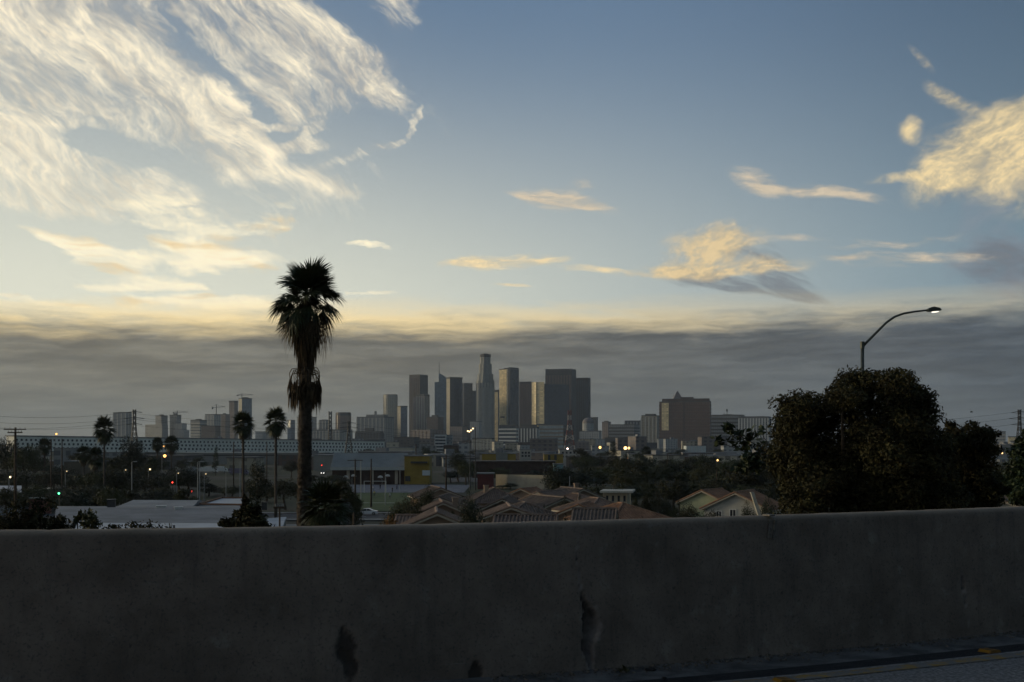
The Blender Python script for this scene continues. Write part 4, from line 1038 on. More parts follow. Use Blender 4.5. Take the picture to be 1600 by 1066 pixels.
# pale leaning post behind the barrier
def post():
    d = 14.0; p = P(1183, 812, d); z0 = gz(p.x, d)
    t = thing('sign_post', 'pale leaning timber post just behind the barrier left of the big tree', 'post', (p.x, d, z0))
    k = d / F; top = gzh(769, d) - z0; mb = MB(); s = (1175 - 1183) * k; bot = s + (top + .3) * 12 / 38
    vs = []
    for z, dx in ((-.3, bot), (top, s)):
        for sx, sy in ((-.018, -.03), (.018, -.03), (.018, .03), (-.018, .03)): vs.append((dx + sx, sy, z))
    mb.add(vs, [(0, 3, 2, 1), (4, 5, 6, 7), (0, 1, 5, 4), (1, 2, 6, 5), (2, 3, 7, 6), (3, 0, 4, 7)])
    mb.build('post_body', mat('pale_timber', (0.42, 0.40, 0.34), 0.8, 0.2, 8), t)
    mb = MB(); mb.box(.02, .30, -.012, .012, gzh(807, d) - z0, gzh(805, d) - z0); mb.build('rail', mat('pale_timber', (0.42, 0.40, 0.34)), t)
post()
def bird():
    p = P(1518, 644, 120); t = thing('bird', 'tiny dark bird flying above the small tree on the right', 'bird', p)
    mb = MB(); mb.tube([(-.16, 0, 0), (-.06, 0, .01), (.06, 0, .01), (.15, 0, 0)], [.01, .05, .045, .01], 6); mb.build('body', M_DARKMETAL, t)
    for s in (-1, 1):
        mb = MB(); mb.add([(-.05, 0, .02), (.07, 0, .02), (.03, s * .14, .1), (-.05, s * .14, .09), (-.06, s * .3, .05)], [(0, 1, 2, 3), (3, 2, 4)]); mb.build('wing', M_DARKMETAL, t)
bird()

# ------------------------------------------------------------------ streets and open ground
def sheet(name, pts, z, m, kind='structure', label=None, cat=None):
    mb = MB(); mb.add([(x, y, z) for x, y in pts], [tuple(range(len(pts)))]); return tag(mb.build(name, m), label, cat, kind=kind)
def sheet_px(name, quad, z, m, **k):           # corners as rows/columns on the level ground
    pts = []
    for px, py in quad:
        d = (ZC - z) * F / (py - HY); pts.append(((px - CX) / F * d, d))
    return sheet(name, pts, z, m, **k)
M_STREET = mat('street_asphalt', (0.055, 0.056, 0.06), 0.9, 0.3, .4)
M_PAVE = mat('yard_concrete', (0.20, 0.20, 0.19), 0.9, 0.25, .3)
M_GRASS = mat('field_grass', (0.055, 0.085, 0.022), 0.95, 0.3, .25)
M_PAINT = mat('road_paint', (0.55, 0.55, 0.53), 0.8, 0.2, 2)
def rect(x0, x1, y0, y1): return [(x0, y0), (x1, y0), (x1, y1), (x0, y1)]
sheet('street', rect(-160, 160, 262, 282), 0.10, M_STREET)
sheet('pavement', rect(-60, 30, 282, 286), 0.22, M_PAVE)
sheet('pavement', rect(-60, 30, 257, 262), 0.22, M_PAVE)
for i in range(5):
    sheet('lane_line', rect(-44 + 9 * i, -40 + 9 * i, 271.8, 272.2), 0.106, M_PAINT)
sheet('sports_field', rect(-47, -22, 292, 398), 0.12, M_GRASS, label='green grass sports field behind the white car', kind='structure')
sheet('field_line', rect(-47, -30, 331, 332.0), 0.126, M_PAINT)
sheet('school_yard', rect(-60, -15, 399, 470), 0.10, mat('yard_blue', (0.13, 0.14, 0.17), .9, .2, .3))
sheet('yard', rect(-44, -24, 175, 246), 0.10, M_PAVE)
sheet('street', [(-24, 500), (-10, 500), (-60, 1500), (-90, 1500)], 0.10, M_STREET)
sheet('street', [(-118, 300), (-104, 300), (-250, 900), (-280, 900)], 0.11, M_STREET)

# ------------------------------------------------------------------ tiled houses
TILE = [mat('tile_tan', (0.23, 0.16, 0.12), .85, .25, 1.2), mat('tile_brown', (0.16, 0.115, 0.09), .85, .25, 1.2), mat('tile_orange', (0.27, 0.15, 0.09), .85, .25, 1.2), mat('tile_grey', (0.155, 0.118, 0.095), .85, .25, 1.2)]
WALLM = [mat('stucco_cream', (0.44, 0.38, 0.28), .9, .12, .5), mat('stucco_tan', (0.27, 0.20, 0.15), .9, .12, .5), mat('stucco_white', (0.46, 0.445, 0.40), .9, .1, .5), mat('stucco_green', (0.40, 0.42, 0.27), .9, .12, .5)]
M_GLASS = mat('window_glass', (0.03, 0.035, 0.045), .15, .2, .3, spec=.6)
M_TRIM = mat('trim_paint', (0.42, 0.37, 0.30), .8, .1)
def tile_plane(mb, poly, pitch=.34, h=.10):
    """barrel-tile rows running down one roof plane (poly: eave start, eave end, then upper points)"""
    P_ = [Vector(p) for p in poly]; e = (P_[1] - P_[0]); le = e.length; e.normalize()
    n = e.cross(P_[2] - P_[0]).normalized(); s = n.cross(e).normalized()
    pts2 = [((p - P_[0]).dot(e), (p - P_[0]).dot(s)) for p in P_]
    k = int(le / pitch); 
    for i in range(k):
        u = (i + .5) * pitch; hit = []
        for (a, b) in zip(pts2, pts2[1:] + pts2[:1]):
            if (a[0] - u) * (b[0] - u) < 0: hit.append(a[1] + (b[1] - a[1]) * (u - a[0]) / (b[0] - a[0]))
        if len(hit) < 2: continue
        v0, v1 = min(hit) - .05, max(hit) - .04
        if v1 - v0 < .3: continue
        q = lambda uu, vv, hh: P_[0] + e * uu + s * vv + n * hh
        w = pitch * .30
        mb.add([q(u - w, v0, .005), q(u - w * .5, v0, h), q(u + w * .5, v0, h), q(u + w, v0, .005), q(u - w, v1, .005), q(u - w * .5, v1, h), q(u + w * .5, v1, h), q(u + w, v1, .005)],
               [(0, 1, 5, 4), (1, 2, 6, 5), (2, 3, 7, 6), (0, 3, 2, 1)])
def house(label, px, yridge, d, w, l, rz=0.0, hw=None, kind='gable', tile=0, wall=0, rise=None, wins=(), eave=.5, chim=None, group='tiled houses beyond the barrier'):
    """ridge runs along local y (towards the viewer); w across, l along; ridge height from the row it is seen at"""
    x = gx(px, d); zr = gzh(yridge, d); rise = rise or w * .2; ze = zr - rise
    t = thing('house', label, 'house', (x, d, 0), rz, group)
    a, m = w / 2, TILE[tile]
    wb = MB()
    if kind == 'gable':
        wb.extr([(-a, -.3), (a, -.3), (a, ze), (0, zr - .25), (-a, ze)], 0, l)
    else: wb.box(-a, a, 0, l, -.3, ze)
    wo = wb.build('wall', WALLM[wall], t)
    A, y0, y1 = a + eave, -eave, l + eave; zl = ze - rise / a * eave; th = .12
    rb, tb, rc = MB(), MB(), MB()
    if kind == 'gable':
        for s in (-1, 1):
            rb.add([(s * A, y0, zl), (s * A, y1, zl), (0, y1, zr), (0, y0, zr), (s * A, y0, zl - th), (s * A, y1, zl - th), (0, y1, zr - th), (0, y0, zr - th)],
                   [(0, 1, 2, 3), (7, 6, 5, 4), (0, 3, 7, 4), (1, 0, 4, 5), (2, 1, 5, 6)])
            p = [(s * A, y0, zl), (s * A, y1, zl), (0, y1, zr), (0, y0, zr)]
            tile_plane(tb, p if s > 0 else [p[1], p[0], p[3], p[2]])
        rc.tube([(0, y0, zr + .05), (0, y1, zr + .05)], .16, 6)
        for s in (-1, 1): rc.tube([(s * A, y0, zl + .08), (0, y0, zr + .08)], .11, 5)
    else:
        q0, q1 = min(l * .45, a), l - min(l * .45, a)
        if q1 < q0 + .5: q0 = l / 2 - .3; q1 = l / 2 + .3
        c = [(-A, y0, zl), (A, y0, zl), (A, y1, zl), (-A, y1, zl), (0, q0, zr), (0, q1, zr)]
        rb.add(c, [(0, 1, 4), (1, 2, 5, 4), (2, 3, 5), (3, 0, 4, 5), (3, 2, 1, 0)])
        tile_plane(tb, [c[0], c[1], c[4]]); tile_plane(tb, [c[1], c[2], c[5], c[4]]); tile_plane(tb, [c[3], c[0], c[4], c[5]])
        rc.tube([(0, q0, zr + .06), (0, q1, zr + .06)], .15, 6)
        for i, j in ((0, 4), (1, 4), (2, 5), (3, 5)): rc.tube([Vector(c[i]) + Vector((0, 0, .06)), Vector(c[j]) + Vector((0, 0, .06))], .14, 6)
    ro = rb.build('roof', m, t); tag(tb.build('tile_rows', m, ro), kind='stuff'); rc.build('ridge_cap', m, ro)
    fb = MB()
    if kind == 'gable':
        for s in (-1, 1):
            fb.add([(s * A, y0 - .03, zl - .22), (s * A, y0 - .03, zl), (0, y0 - .03, zr), (0, y0 - .03, zr - .22), (s * A, y0 + .05, zl - .22), (s * A, y0 + .05, zl), (0, y0 + .05, zr), (0, y0 + .05, zr - .22)], [(0, 1, 2, 3), (0, 3, 7, 4)])
    fb.box(-A - .04, -A + .02, y0, y1, zl - .2, zl - .01); fb.box(A - .02, A + .04, y0, y1, zl - .2, zl - .01)
    fb.build('fascia', M_TRIM, t)
    for (wx, wz, ww, wh) in wins:
        f = MB(); f.box(wx - ww / 2 - .1, wx + ww / 2 + .1, -.06, -.005, wz - wh / 2 - .1, wz - wh / 2); f.box(wx - ww / 2 - .1, wx + ww / 2 + .1, -.06, -.005, wz + wh / 2, wz + wh / 2 + .1)
        f.box(wx - ww / 2 - .1, wx - ww / 2, -.06, -.005, wz - wh / 2, wz + wh / 2); f.box(wx + ww / 2, wx + ww / 2 + .1, -.06, -.005, wz - wh / 2, wz + wh / 2); f.box(wx - .03, wx + .03, -.05, -.021, wz - wh / 2, wz + wh / 2)
        wnd = f.build('window', M_TRIM if wall != 2 else M_WHITE, t); g = MB(); g.box(wx - ww / 2, wx + ww / 2, -.02, -.006, wz - wh / 2, wz + wh / 2); g.build('pane', M_GLASS, wnd)
    if chim:
        cx_, cy_ = chim; b = MB(); zz = zr - rise * abs(cx_) / a; b.box(cx_ - .35, cx_ + .35, cy_ - .3, cy_ + .3, zz - .5, zz + 1.1); b.box(cx_ - .42, cx_ + .42, cy_ - .37, cy_ + .37, zz + 1.1, zz + 1.25); b.build('chimney', WALLM[wall], t)
    return t
H = house
h1 = H('nearest tan tiled house with its gable facing the barrier left of centre', 683, 802, 118, 7.2, 9, R(4), tile=0, wall=1, wins=[(0.2, 7.6, .6, .5)], rise=1.5)
b = MB(); zr = gzh(802, 118)
b.extr([(-1.7, zr - 2.2), (1.7, zr - 2.2), (1.7, zr - 1.9), (0.2, zr - 1.2), (-1.7, zr - 1.9)], -1.4, -.1); b.build('porch_gable', WALLM[0], h1)
H('long side roof of ribbed tan tiles at the left of the nearest gable house', 662, 806, 126, 6, 2.3, R(88), tile=0, wall=1, rise=1.3)
H('tan gable house second in the row behind the nearest gable house', 692, 785.5, 150, 7.4, 8, R(6), tile=0, wall=1, rise=1.6, chim=(1.6, 2))
H('greyish brown gabled house whose ridge shows just behind the second gable', 686, 777, 163, 10.0, 10, R(-4), tile=1, wall=1, rise=1.9)
H('low brown roofed house with a small hump left of the round dark tree', 688, 763, 215, 7.4, 10, R(12), tile=1, wall=1, rise=1.4)
H('broad brown hip roof house left of centre behind the round dark tree', 780, 765, 205, 9, 11, R(10), kind='hip', tile=1, wall=1, rise=2.0, chim=(-1.5, 4))
H('brown gable house in the middle row right of the round dark tree', 785, 780, 166, 6.6, 8, R(-5), tile=1, wall=1, rise=1.5)
H('small tan gable house close behind the barrier right of the round dark tree', 798, 792.5, 138, 6.0, 8, R(3), tile=0, wall=1, rise=1.1)
H('long low brown tile roof running along the barrier near the centre', 862, 806, 116, 6.4, 4.8, R(86), tile=1, wall=1, rise=1.0)
H('tan roofed house with a pale eave line in the back row near the centre', 842, 769, 195, 7.4, 9, R(-28), tile=0, wall=0, rise=1.6)
H('grey brown house right of the pale eaved house in the back row', 880, 778, 172, 7.6, 9, R(24), tile=3, wall=1, rise=1.5)
H('dark brown gable house at the back in front of the tree belt', 910, 764.5, 212, 7.0, 9, R(20), tile=3, wall=1, rise=1.4, chim=(1, 5))
H('tan hip roof house between the dark gable house and the orange roof', 955, 781, 152, 6.0, 8, R(26), kind='hip', tile=0, wall=0, rise=1.3)
H('orange brown hip roof house close behind the barrier right of centre', 1004, 790, 127, 7.2, 8, R(28), kind='hip', tile=2, wall=0, rise=1.5)
H('brown ribbed low roof just left of the orange hip roof', 955, 796, 121, 4.4, 3.2, R(82), tile=3, wall=1, rise=1.1)
H('orange tiled house with a pale green gable wall left of the white house', 1098, 766.5, 195, 7.4, 8, R(-30), tile=2, wall=3, rise=1.7)
H('white walled house with orange tiled roof and a small window behind the leaning post', 1150, 770, 160, 8.2, 8, R(-26), tile=2, wall=2, rise=1.9, wins=[(-.4, 7.0, .7, .9), (-2.2, 6.8, .6, .8)])
H('brown roofed house glimpsed right of the small dark tree', 1590, 772, 190, 10, 9, R(30), tile=1, wall=2, rise=1.8)
H('lower brown roof in front at the far right edge', 1570, 783, 165, 8, 8, R(-30), tile=3, wall=2, rise=1.4)
H('small brown gable house behind the dark gable house at the tree belt', 880, 763, 225, 6.4, 8, R(-15), tile=1, wall=1, rise=1.3)
H('low tan roofed house left of the cream flat roofed house', 925, 773, 188, 5.6, 7, R(40), kind='hip', tile=0, wall=1, rise=1.2)
H('small reddish roofed house between the back row and the beige wall', 815, 764, 235, 6.4, 8, R(-20), tile=2, wall=1, rise=1.3)
H('brown hip roof house in the second row right of the small tan gable', 832, 788, 146, 5.6, 7, R(15), kind='hip', tile=3, wall=1, rise=1.2)
H('reddish low roofed house in front of the grey brown house', 905, 789, 140, 5.4, 7, R(-12), tile=2, wall=1, rise=1.1)
def flat_house():
    d = 262; t = thing('house', 'cream flat roofed house between the tiled houses and the tree belt', 'house', (gx(962, d), d, 0), R(-8), 'tiled houses beyond the barrier')
    z = gzh(767, d); k = d / F
    MB().box(-20 * k, 18 * k, 0, 9, -.3, z - .4).build('wall', WALLM[0], t)
    MB().box(-24 * k, 27 * k, -1.5, 10, z - .38, z).build('roof', mat('roof_cream', (.5, .47, .4), .8, .15), t)
    for i in range(4):
        f = MB(); xw = -15 * k + i * 9 * k; f.box(xw, xw + 3.5 * k, -.06, -.01, z - 2.2, z - 1.0); f.build('window', M_GLASS, t)
    MB().box(22 * k, 24 * k, -1.2, -.9, -.3, z - .4).build('post', WALLM[0], t)
flat_house()

# ------------------------------------------------------------------ flat roofed sheds and yards at left
M_ROOFG = mat('roof_grey', (0.20, 0.205, 0.215), .85, .2, .25)
M_ROOFL = mat('roof_light', (0.27, 0.275, 0.28), .8, .2, .2)
M_ROOFW = mat('roof_white', (0.40, 0.42, 0.45), .6, .12, .3)
M_CINDER = mat('cinder_wall', (0.24, 0.23, 0.215), .9, .2, .4)
def shed(label, corners, z, m, name='warehouse', rise=0.0, wallm=None, para=.0, cat='building'):
    """roof corners as seen (column, row) at roof height z: near left, near right, far right, far left"""
    pts = []
    for px, py in corners:
        d = (ZC - z) * F / (py - HY); pts.append(Vector(((px - CX) / F * d, d, 0)))
    o = pts[0].copy(); t = thing(name, label, cat, o); q = [(p.x - o.x, p.y - o.y) for p in pts]
    MB().prism(q, -.3, z - .25).build('wall', wallm or M_CINDER, t)
    cx_, cy_ = sum(p[0] for p in q) / 4, sum(p[1] for p in q) / 4
    qq = [(cx_ + (p[0] - cx_) * 1.02, cy_ + (p[1] - cy_) * 1.02) for p in q]
    if rise:
        m0 = ((qq[0][0] + qq[3][0]) / 2, (qq[0][1] + qq[3][1]) / 2); m1 = ((qq[1][0] + qq[2][0]) / 2, (qq[1][1] + qq[2][1]) / 2); mb = MB()
        mb.add([(*qq[0], z - .24), (*qq[1], z - .24), (*m1, z + rise), (*m0, z + rise), (*qq[2], z - .24), (*qq[3], z - .24)], [(0, 1, 2, 3), (3, 2, 4, 5), (0, 3, 5), (1, 4, 2), (0, 5, 4, 1)]); mb.build('roof', m, t)
    else: MB().prism(qq, z - .24, z).build('roof', m, t)
    if para:
        mb = MB()
        for a, b in zip(qq, qq[1:] + qq[:1]):
            a, b = Vector((*a, 0)), Vector((*b, 0)); u = (b - a).normalized(); n = Vector((-u.y, u.x, 0)) * .25; i0, i1 = a + u * .26, b - u * .26
            mb.add([(*i0.xy, z), (*i1.xy, z), (*(i1 + n).xy, z), (*(i0 + n).xy, z), (*i0.xy, z + para), (*i1.xy, z + para), (*(i1 + n).xy, z + para), (*(i0 + n).xy, z + para)], [(0, 3, 2, 1), (4, 5, 6, 7), (0, 1, 5, 4), (1, 2, 6, 5), (2, 3, 7, 6), (3, 0, 4, 7)])
        mb.build('parapet', wallm or M_CINDER, t)
    t['_o'] = tuple(o); return t
w1 = shed('wide grey warehouse roof with small vents filling the left middle distance', [(88, 817), (372, 817), (380, 789), (92, 789)], 6.0, M_ROOFG, rise=.7)
shed('pale low pitched shed roof behind the wide grey warehouse', [(185, 789), (300, 790), (318, 781), (232, 781)], 5.5, M_ROOFL, rise=.4)
shed('white flat roof right of the pale shed behind the warehouse', [(312, 789), (382, 790), (388, 779), (345, 779)], 5.2, M_ROOFW, para=.3, wallm=mat('wall_rust', (.2, .11, .07), .9, .2, .5))
shed('narrow bluish white roof just above the barrier on the left', [(112, 830), (348, 830), (344, 818), (124, 817)], 7.0, M_ROOFW)
shed('small bluish roof beside the lone post left of the big palm', [(398, 830), (440, 826), (447, 808), (420, 810)], 3.0, M_ROOFW)
shed('blue grey shed with a bright roof edge at the far left edge', [(-40, 770), (33, 770), (33, 759), (-40, 759)], 5.0, M_ROOFW, wallm=mat('wall_bluegrey', (.22, .25, .29), .8, .1, .4))
shed('beige stall with a red striped front left of the warehouse', [(45, 778), (80, 778), (82, 762), (44, 762)], 3.6, mat('roof_beige', (.42, .38, .3), .8, .2, .4), wallm=mat('wall_redwhite', (.32, .14, .11), .8, .5, .6))
def vent(px, py, z, s, label, m, name='roof_vent'):
    d = (ZC - z) * F / (py - HY); t = thing(name, label, 'roof vent', ((px - CX) / F * d, d, z), .2, 'vents on the warehouse roof')
    MB().box(-s[0] / 2, s[0] / 2, -s[1] / 2, s[1] / 2, -.5, s[2]).build('housing', m, t); MB().box(-s[0] / 2 - .08, s[0] / 2 + .08, -s[1] / 2 - .08, s[1] / 2 + .08, s[2] + .004, s[2] + .1).build('lid', m, t)
vent(174, 793, 6.4, (1.1, 1.0, 1.1), 'dark rooftop air unit on the left of the grey warehouse roof', M_DARKMETAL)
vent(252, 795, 6.5, (1.3, 1.2, .35), 'left white skylight box on the grey warehouse roof', M_WHITE)
vent(279, 797, 6.5, (1.0, 1.0, .35), 'right white skylight box on the grey warehouse roof', M_WHITE)
vent(413, 793, 2.6, (1.1, 1.0, 1.0), 'dark bin box standing in the pale yard left of the big palm', M_DARKMETAL)
def fence_wall(label, a, b, h, m, name='yard_wall', cat='wall'):
    a, b = Vector((*a, 0)), Vector((*b, 0)); u = (b - a); l = u.length; t = thing(name, label, cat, a, math.atan2(u.y, u.x))
    MB().box(0, l, -.1, .1, -.2, h).build('panel', m, t); MB().box(-.05, l + .05, -.15, .15, h + .003, h + .12).build('coping', m, t); return t
fence_wall('low pale yard wall running back from the barrier beside the big palm', (gx(448, 150), 150), (gx(466, 205), 205), 2.0, M_CINDER)
fence_wall('long beige wall of the low building behind the round dark tree', (gx(775, 440), 440), (gx(868, 425), 425), 4.6, mat('beige_wall', (.38, .34, .26), .9, .12, .3))

# ------------------------------------------------------------------ school hall, yellow block, sheds beyond the field
def box_bld(label, x0, x1, ytop, d, dep, m, name='building', roofm=None, parts=(), rz=0.0, ybase=None, group=None):
    k = d / F; t = thing(name, label, 'building', (gx(x0, d), d, 0), rz, group); w = (x1 - x0) * k; z = gzh(ytop, d); zb = -.3 if ybase is None else gzh(ybase, d)
    MB().box(0, w, 0, dep, zb, z).build('wall', m, t); MB().box(-.3, w + .3, -.3, dep + .3, z + .003, z + .4).build('roof', roofm or M_ROOFG, t)
    for (nm, a0, a1, b0, b1, pm, dp) in parts:      # fronts and openings, in photograph columns and rows
        MB().box((a0 - x0) * k, (a1 - x0) * k, -dp, -.01, gzh(b1, d), gzh(b0, d)).build(nm, pm, t)
    return t
M_BRICK = mat('brick_red', (.055, .036, .03), .9, .25, .5); M_YELLOW = mat('yellow_panel', (.29, .205, .045), .7, .15, .3); M_METALR = mat('metal_roof', (.24, .245, .225), .5, .12, .15, metal=.2)
def hall():
    d = 480; k = d / F; t = thing('school_hall', 'school hall with a big grey metal roof and red brick base', 'building', (gx(519, d), d, 0), 0)
    w = (633 - 519) * k; MB().box(0, w, 0, 24, -.3, gzh(733, d)).build('wall', M_BRICK, t)
    mb = MB(); z0, z1 = gzh(733.5, d), gzh(708.5, d); mb.extr([(-.4, z0), (w + .2, z0), (w + .2, z1), (-.4, z1)], 0, .01); mb = MB()
    mb.add([(-.6, -1.2, z0), (w + .1, -1.2, z0), (w + .1, 10, z1), (-.6, 10, z1), (w + .1, 26, z0), (-.6, 26, z0)], [(0, 1, 2, 3), (3, 2, 4, 5), (0, 3, 5), (1, 4, 2), (5, 4, 1, 0)]); ro = mb.build('roof', M_METALR, t)
    mb = MB()
    for i in range(31):
        x = -.6 + (w + .7) * i / 30; mb.tube([(x, -1.2, z0 + .06), (x, 10, z1 + .06)], .05, 4)
    tag(mb.build('standing_seams', M_METALR, ro), kind='stuff')
    MB().box(-.5, w, -1.5, -1.22, z0 - .3, z0 + .9).build('fascia', mat('fascia_pale', (.42, .44, .42), .7, .1), t)
    for i in range(3): MB().box(w * (.2 + .33 * i), w * (.2 + .33 * i) + 1.1, -.25, -.01, -.2, z0 - .4).build('pier', M_TRIM, t)
hall()
box_bld('bright yellow block with a dark canopy right of the school hall', 632, 671, 713, 478, 14, M_YELLOW, 'school_wing', parts=[('canopy', 642, 668, 721, 724, M_DARKMETAL, 1.5), ('window', 660, 672, 735, 743, mat('sign_white', (.55, .6, .62), .6, .1), .3), ('doorway', 633, 641, 744, 752, M_DARKMETAL, .2)])
box_bld('dark brown long low building behind the trees near the centre', 738, 868, 722, 560, 20, M_BRICK, 'school_wing', roofm=mat('roof_dark', (.09, .075, .07), .9, .2, .2))
box_bld('yellow walled block left of the pale panel above the dark brown building', 753, 806, 709.5, 640, 16, M_YELLOW, 'school_wing', parts=[('pale_panel', 775, 793, 707, 723, M_METALR, .6)])
box_bld('small red shed left of the long beige wall', 746, 771, 741, 430, 8, mat('shed_red', (.11, .03, .03), .8, .2, .4), 'shed')
box_bld('yellow striped container block left of the red lattice mast', 850, 880, 710, 760, 12, M_YELLOW, 'container_block', parts=[('shutter', 856, 860, 711, 719, M_DARKMETAL, .2), ('shutter', 866, 870, 711, 719, M_DARKMETAL, .2)])
box_bld('pale two storey block with square windows right of the yellow containers', 874, 912, 703, 800, 14, mat('block_pale', (.38, .38, .35), .9, .1, .1), 'apartment_block', parts=[('window', 878 + 6 * i, 881 + 6 * i, 706 + 6 * j, 709 + 6 * j, M_GLASS, .15) for i in range(6) for j in range(2)])
box_bld('pale small block with dark openings above the dark brown building', 812, 830, 703, 820, 10, mat('block_pale', (.38, .38, .35)), 'apartment_block', parts=[('window', 815 + 5 * i, 818 + 5 * i, 706 + 5 * j, 709 + 5 * j, M_GLASS, .15) for i in range(3) for j in range(2)])
box_bld('teal low shop front by the street near the red lattice mast', 865, 880, 726, 540, 6, mat('teal_wall', (.18, .30, .32), .8, .1, .3), 'shop')
box_bld('white block with blue window bands left of the flood lights', 679, 697, 679, 1500, 20, mat('block_white', (.5, .52, .52), .8, .1, .05), 'office_block', parts=[('window_band', 680, 696, 682 + 5 * i, 684.5 + 5 * i, FM['navy'], .3) for i in range(5)])
box_bld('plain pale block beside the white block with blue window bands', 697, 706, 680, 1520, 20, FM['pale'], 'office_block')
box_bld('dull red low warehouse below the white banded block', 693, 716, 696, 1200, 20, M_BRICK, 'warehouse')
box_bld('white warehouse right of the dull red warehouse', 716, 735, 693, 1250, 20, FM['pale'], 'warehouse')
box_bld('cream warehouse below the pinkish blocks left of centre', 606, 645, 700, 1150, 24, FM['cream'], 'warehouse')
box_bld('grey warehouse left of the white banded block', 640, 680, 697, 1300, 24, FM['grey'], 'warehouse')
box_bld('bright white modern block with columns at the foot of the big brown block', 1072, 1103, 697, 1400, 20, mat('block_bright', (.6, .66, .66), .6, .1, .05), 'office_block', parts=[('column', 1073 + 5 * i, 1074.5 + 5 * i, 697, 715, M_WHITE, .8) for i in range(6)])
box_bld('blocky grey white annex left of the bright modern block', 1040, 1071, 703, 1390, 20, FM['pale'], 'office_block')
box_bld('long white wall building above the tree belt', 985, 1040, 707, 1200, 16, FM['cream'], 'warehouse')
box_bld('rust red low roof line before the bright modern block', 1020, 1106, 714, 1000, 14, mat('rust_wall', (.14, .07, .06), .9, .2, .1), 'warehouse')
box_bld('pale stucco block half hidden by the young sparse tree', 1131, 1205, 697, 1500, 22, FM['pale'], 'office_block')
box_bld('white low block right of the rounded civic block', 925, 952, 697, 1500, 18, FM['pale'], 'office_block')
box_bld('long pale low shed under the palms at left', 288, 300, 722, 620, 14, FM['pale'], 'warehouse')
box_bld('tan house wall among the dark trees on the left', 100, 150, 722, 430, 12, mat('wall_dull', (.16, .14, .11), .9, .2, .3), 'house_block')
box_bld('grey low building among trees left of the broad crowned palm', 84, 110, 701, 640, 14, FM['grey'], 'house_block')
box_bld('long grey concrete depot with a pale roof edge behind the left palms', 275, 505, 708, 900, 30, mat('depot_wall', (.20, .205, .20), .9, .15, .05), 'depot', roofm=mat('depot_edge', (.42, .42, .38), .8, .1, .05), parts=[('dark_strip', 275, 505, 710.5, 712.5, M_DARKMETAL, .3)])
box_bld('low grey shed right of the red stop light behind the big palm', 490, 522, 712, 700, 20, mat('shed_grey', (.24, .245, .23), .8, .12, .1), 'depot')

# ---- the long white apartment building with rows of square windows
def long_white():
    a, b = P(22, 682, 1350), P(601, 690, 1720); u = b - a; L_ = math.hypot(u.x, u.y)
    t = thing('apartment_building', 'very long white apartment building with rows of small dark windows', 'building', (a.x, a.y, 0), math.atan2(u.y, u.x))
    za, zb = a.z, b.z; base = za - 15.5; ang = math.atan2(zb - za, L_)
    t.rotation_euler = Matrix.Rotation(math.atan2(u.y, u.x), 3, 'Z').to_euler()
    m = mat('white_wall', (.78, .78, .73), .8, .08, .02)
    slope = (zb - za) / L_
    mb = MB(); mb.add([(0, 0, -4), (L_, 0, -4), (L_, 18, -4), (0, 18, -4), (0, 0, za), (L_, 0, zb), (L_, 18, zb), (0, 18, za)], [(0, 3, 2, 1), (4, 5, 6, 7), (0, 1, 5, 4), (1, 2, 6, 5), (2, 3, 7, 6), (3, 0, 4, 7)]); mb.build('wall', m, t)
    mb = MB(); mb.add([(-1, -1, za + .02), (L_ + 1, -1, zb + .02), (L_ + 1, 19, zb + .02), (-1, 19, za + .02), (-1, -1, za + 1.2), (L_ + 1, -1, zb + 1.2), (L_ + 1, 19, zb + 1.2), (-1, 19, za + 1.2)], [(0, 3, 2, 1), (4, 5, 6, 7), (0, 1, 5, 4), (1, 2, 6, 5), (2, 3, 7, 6), (3, 0, 4, 7)]); mb.build('roof', M_ROOFG, t)
    mb = MB(); n = int(L_ / 5.2)
    for i in range(n):
        for j in range(3):
            x = 2 + i * 5.2 + (1.3 if j % 2 else 0); z = za + slope * x - 3.6 - j * 4.2; mb.box(x, x + 2.1, -.25, -.01, z - 1.1, z + 1.1)
    tag(mb.build('windows', M_GLASS, t), kind='stuff')
    mb = MB()
    for i in range(40): mb.box(i * L_ / 40 + 2, i * L_ / 40 + 3, -.6, -.01, -4, za + slope * i * L_ / 40 - 14.2)
    mb.box(0, L_, -1.2, -.02, -4, 1.5); tag(mb.build('ground_floor', M_CINDER, t), kind='stuff')
long_white()

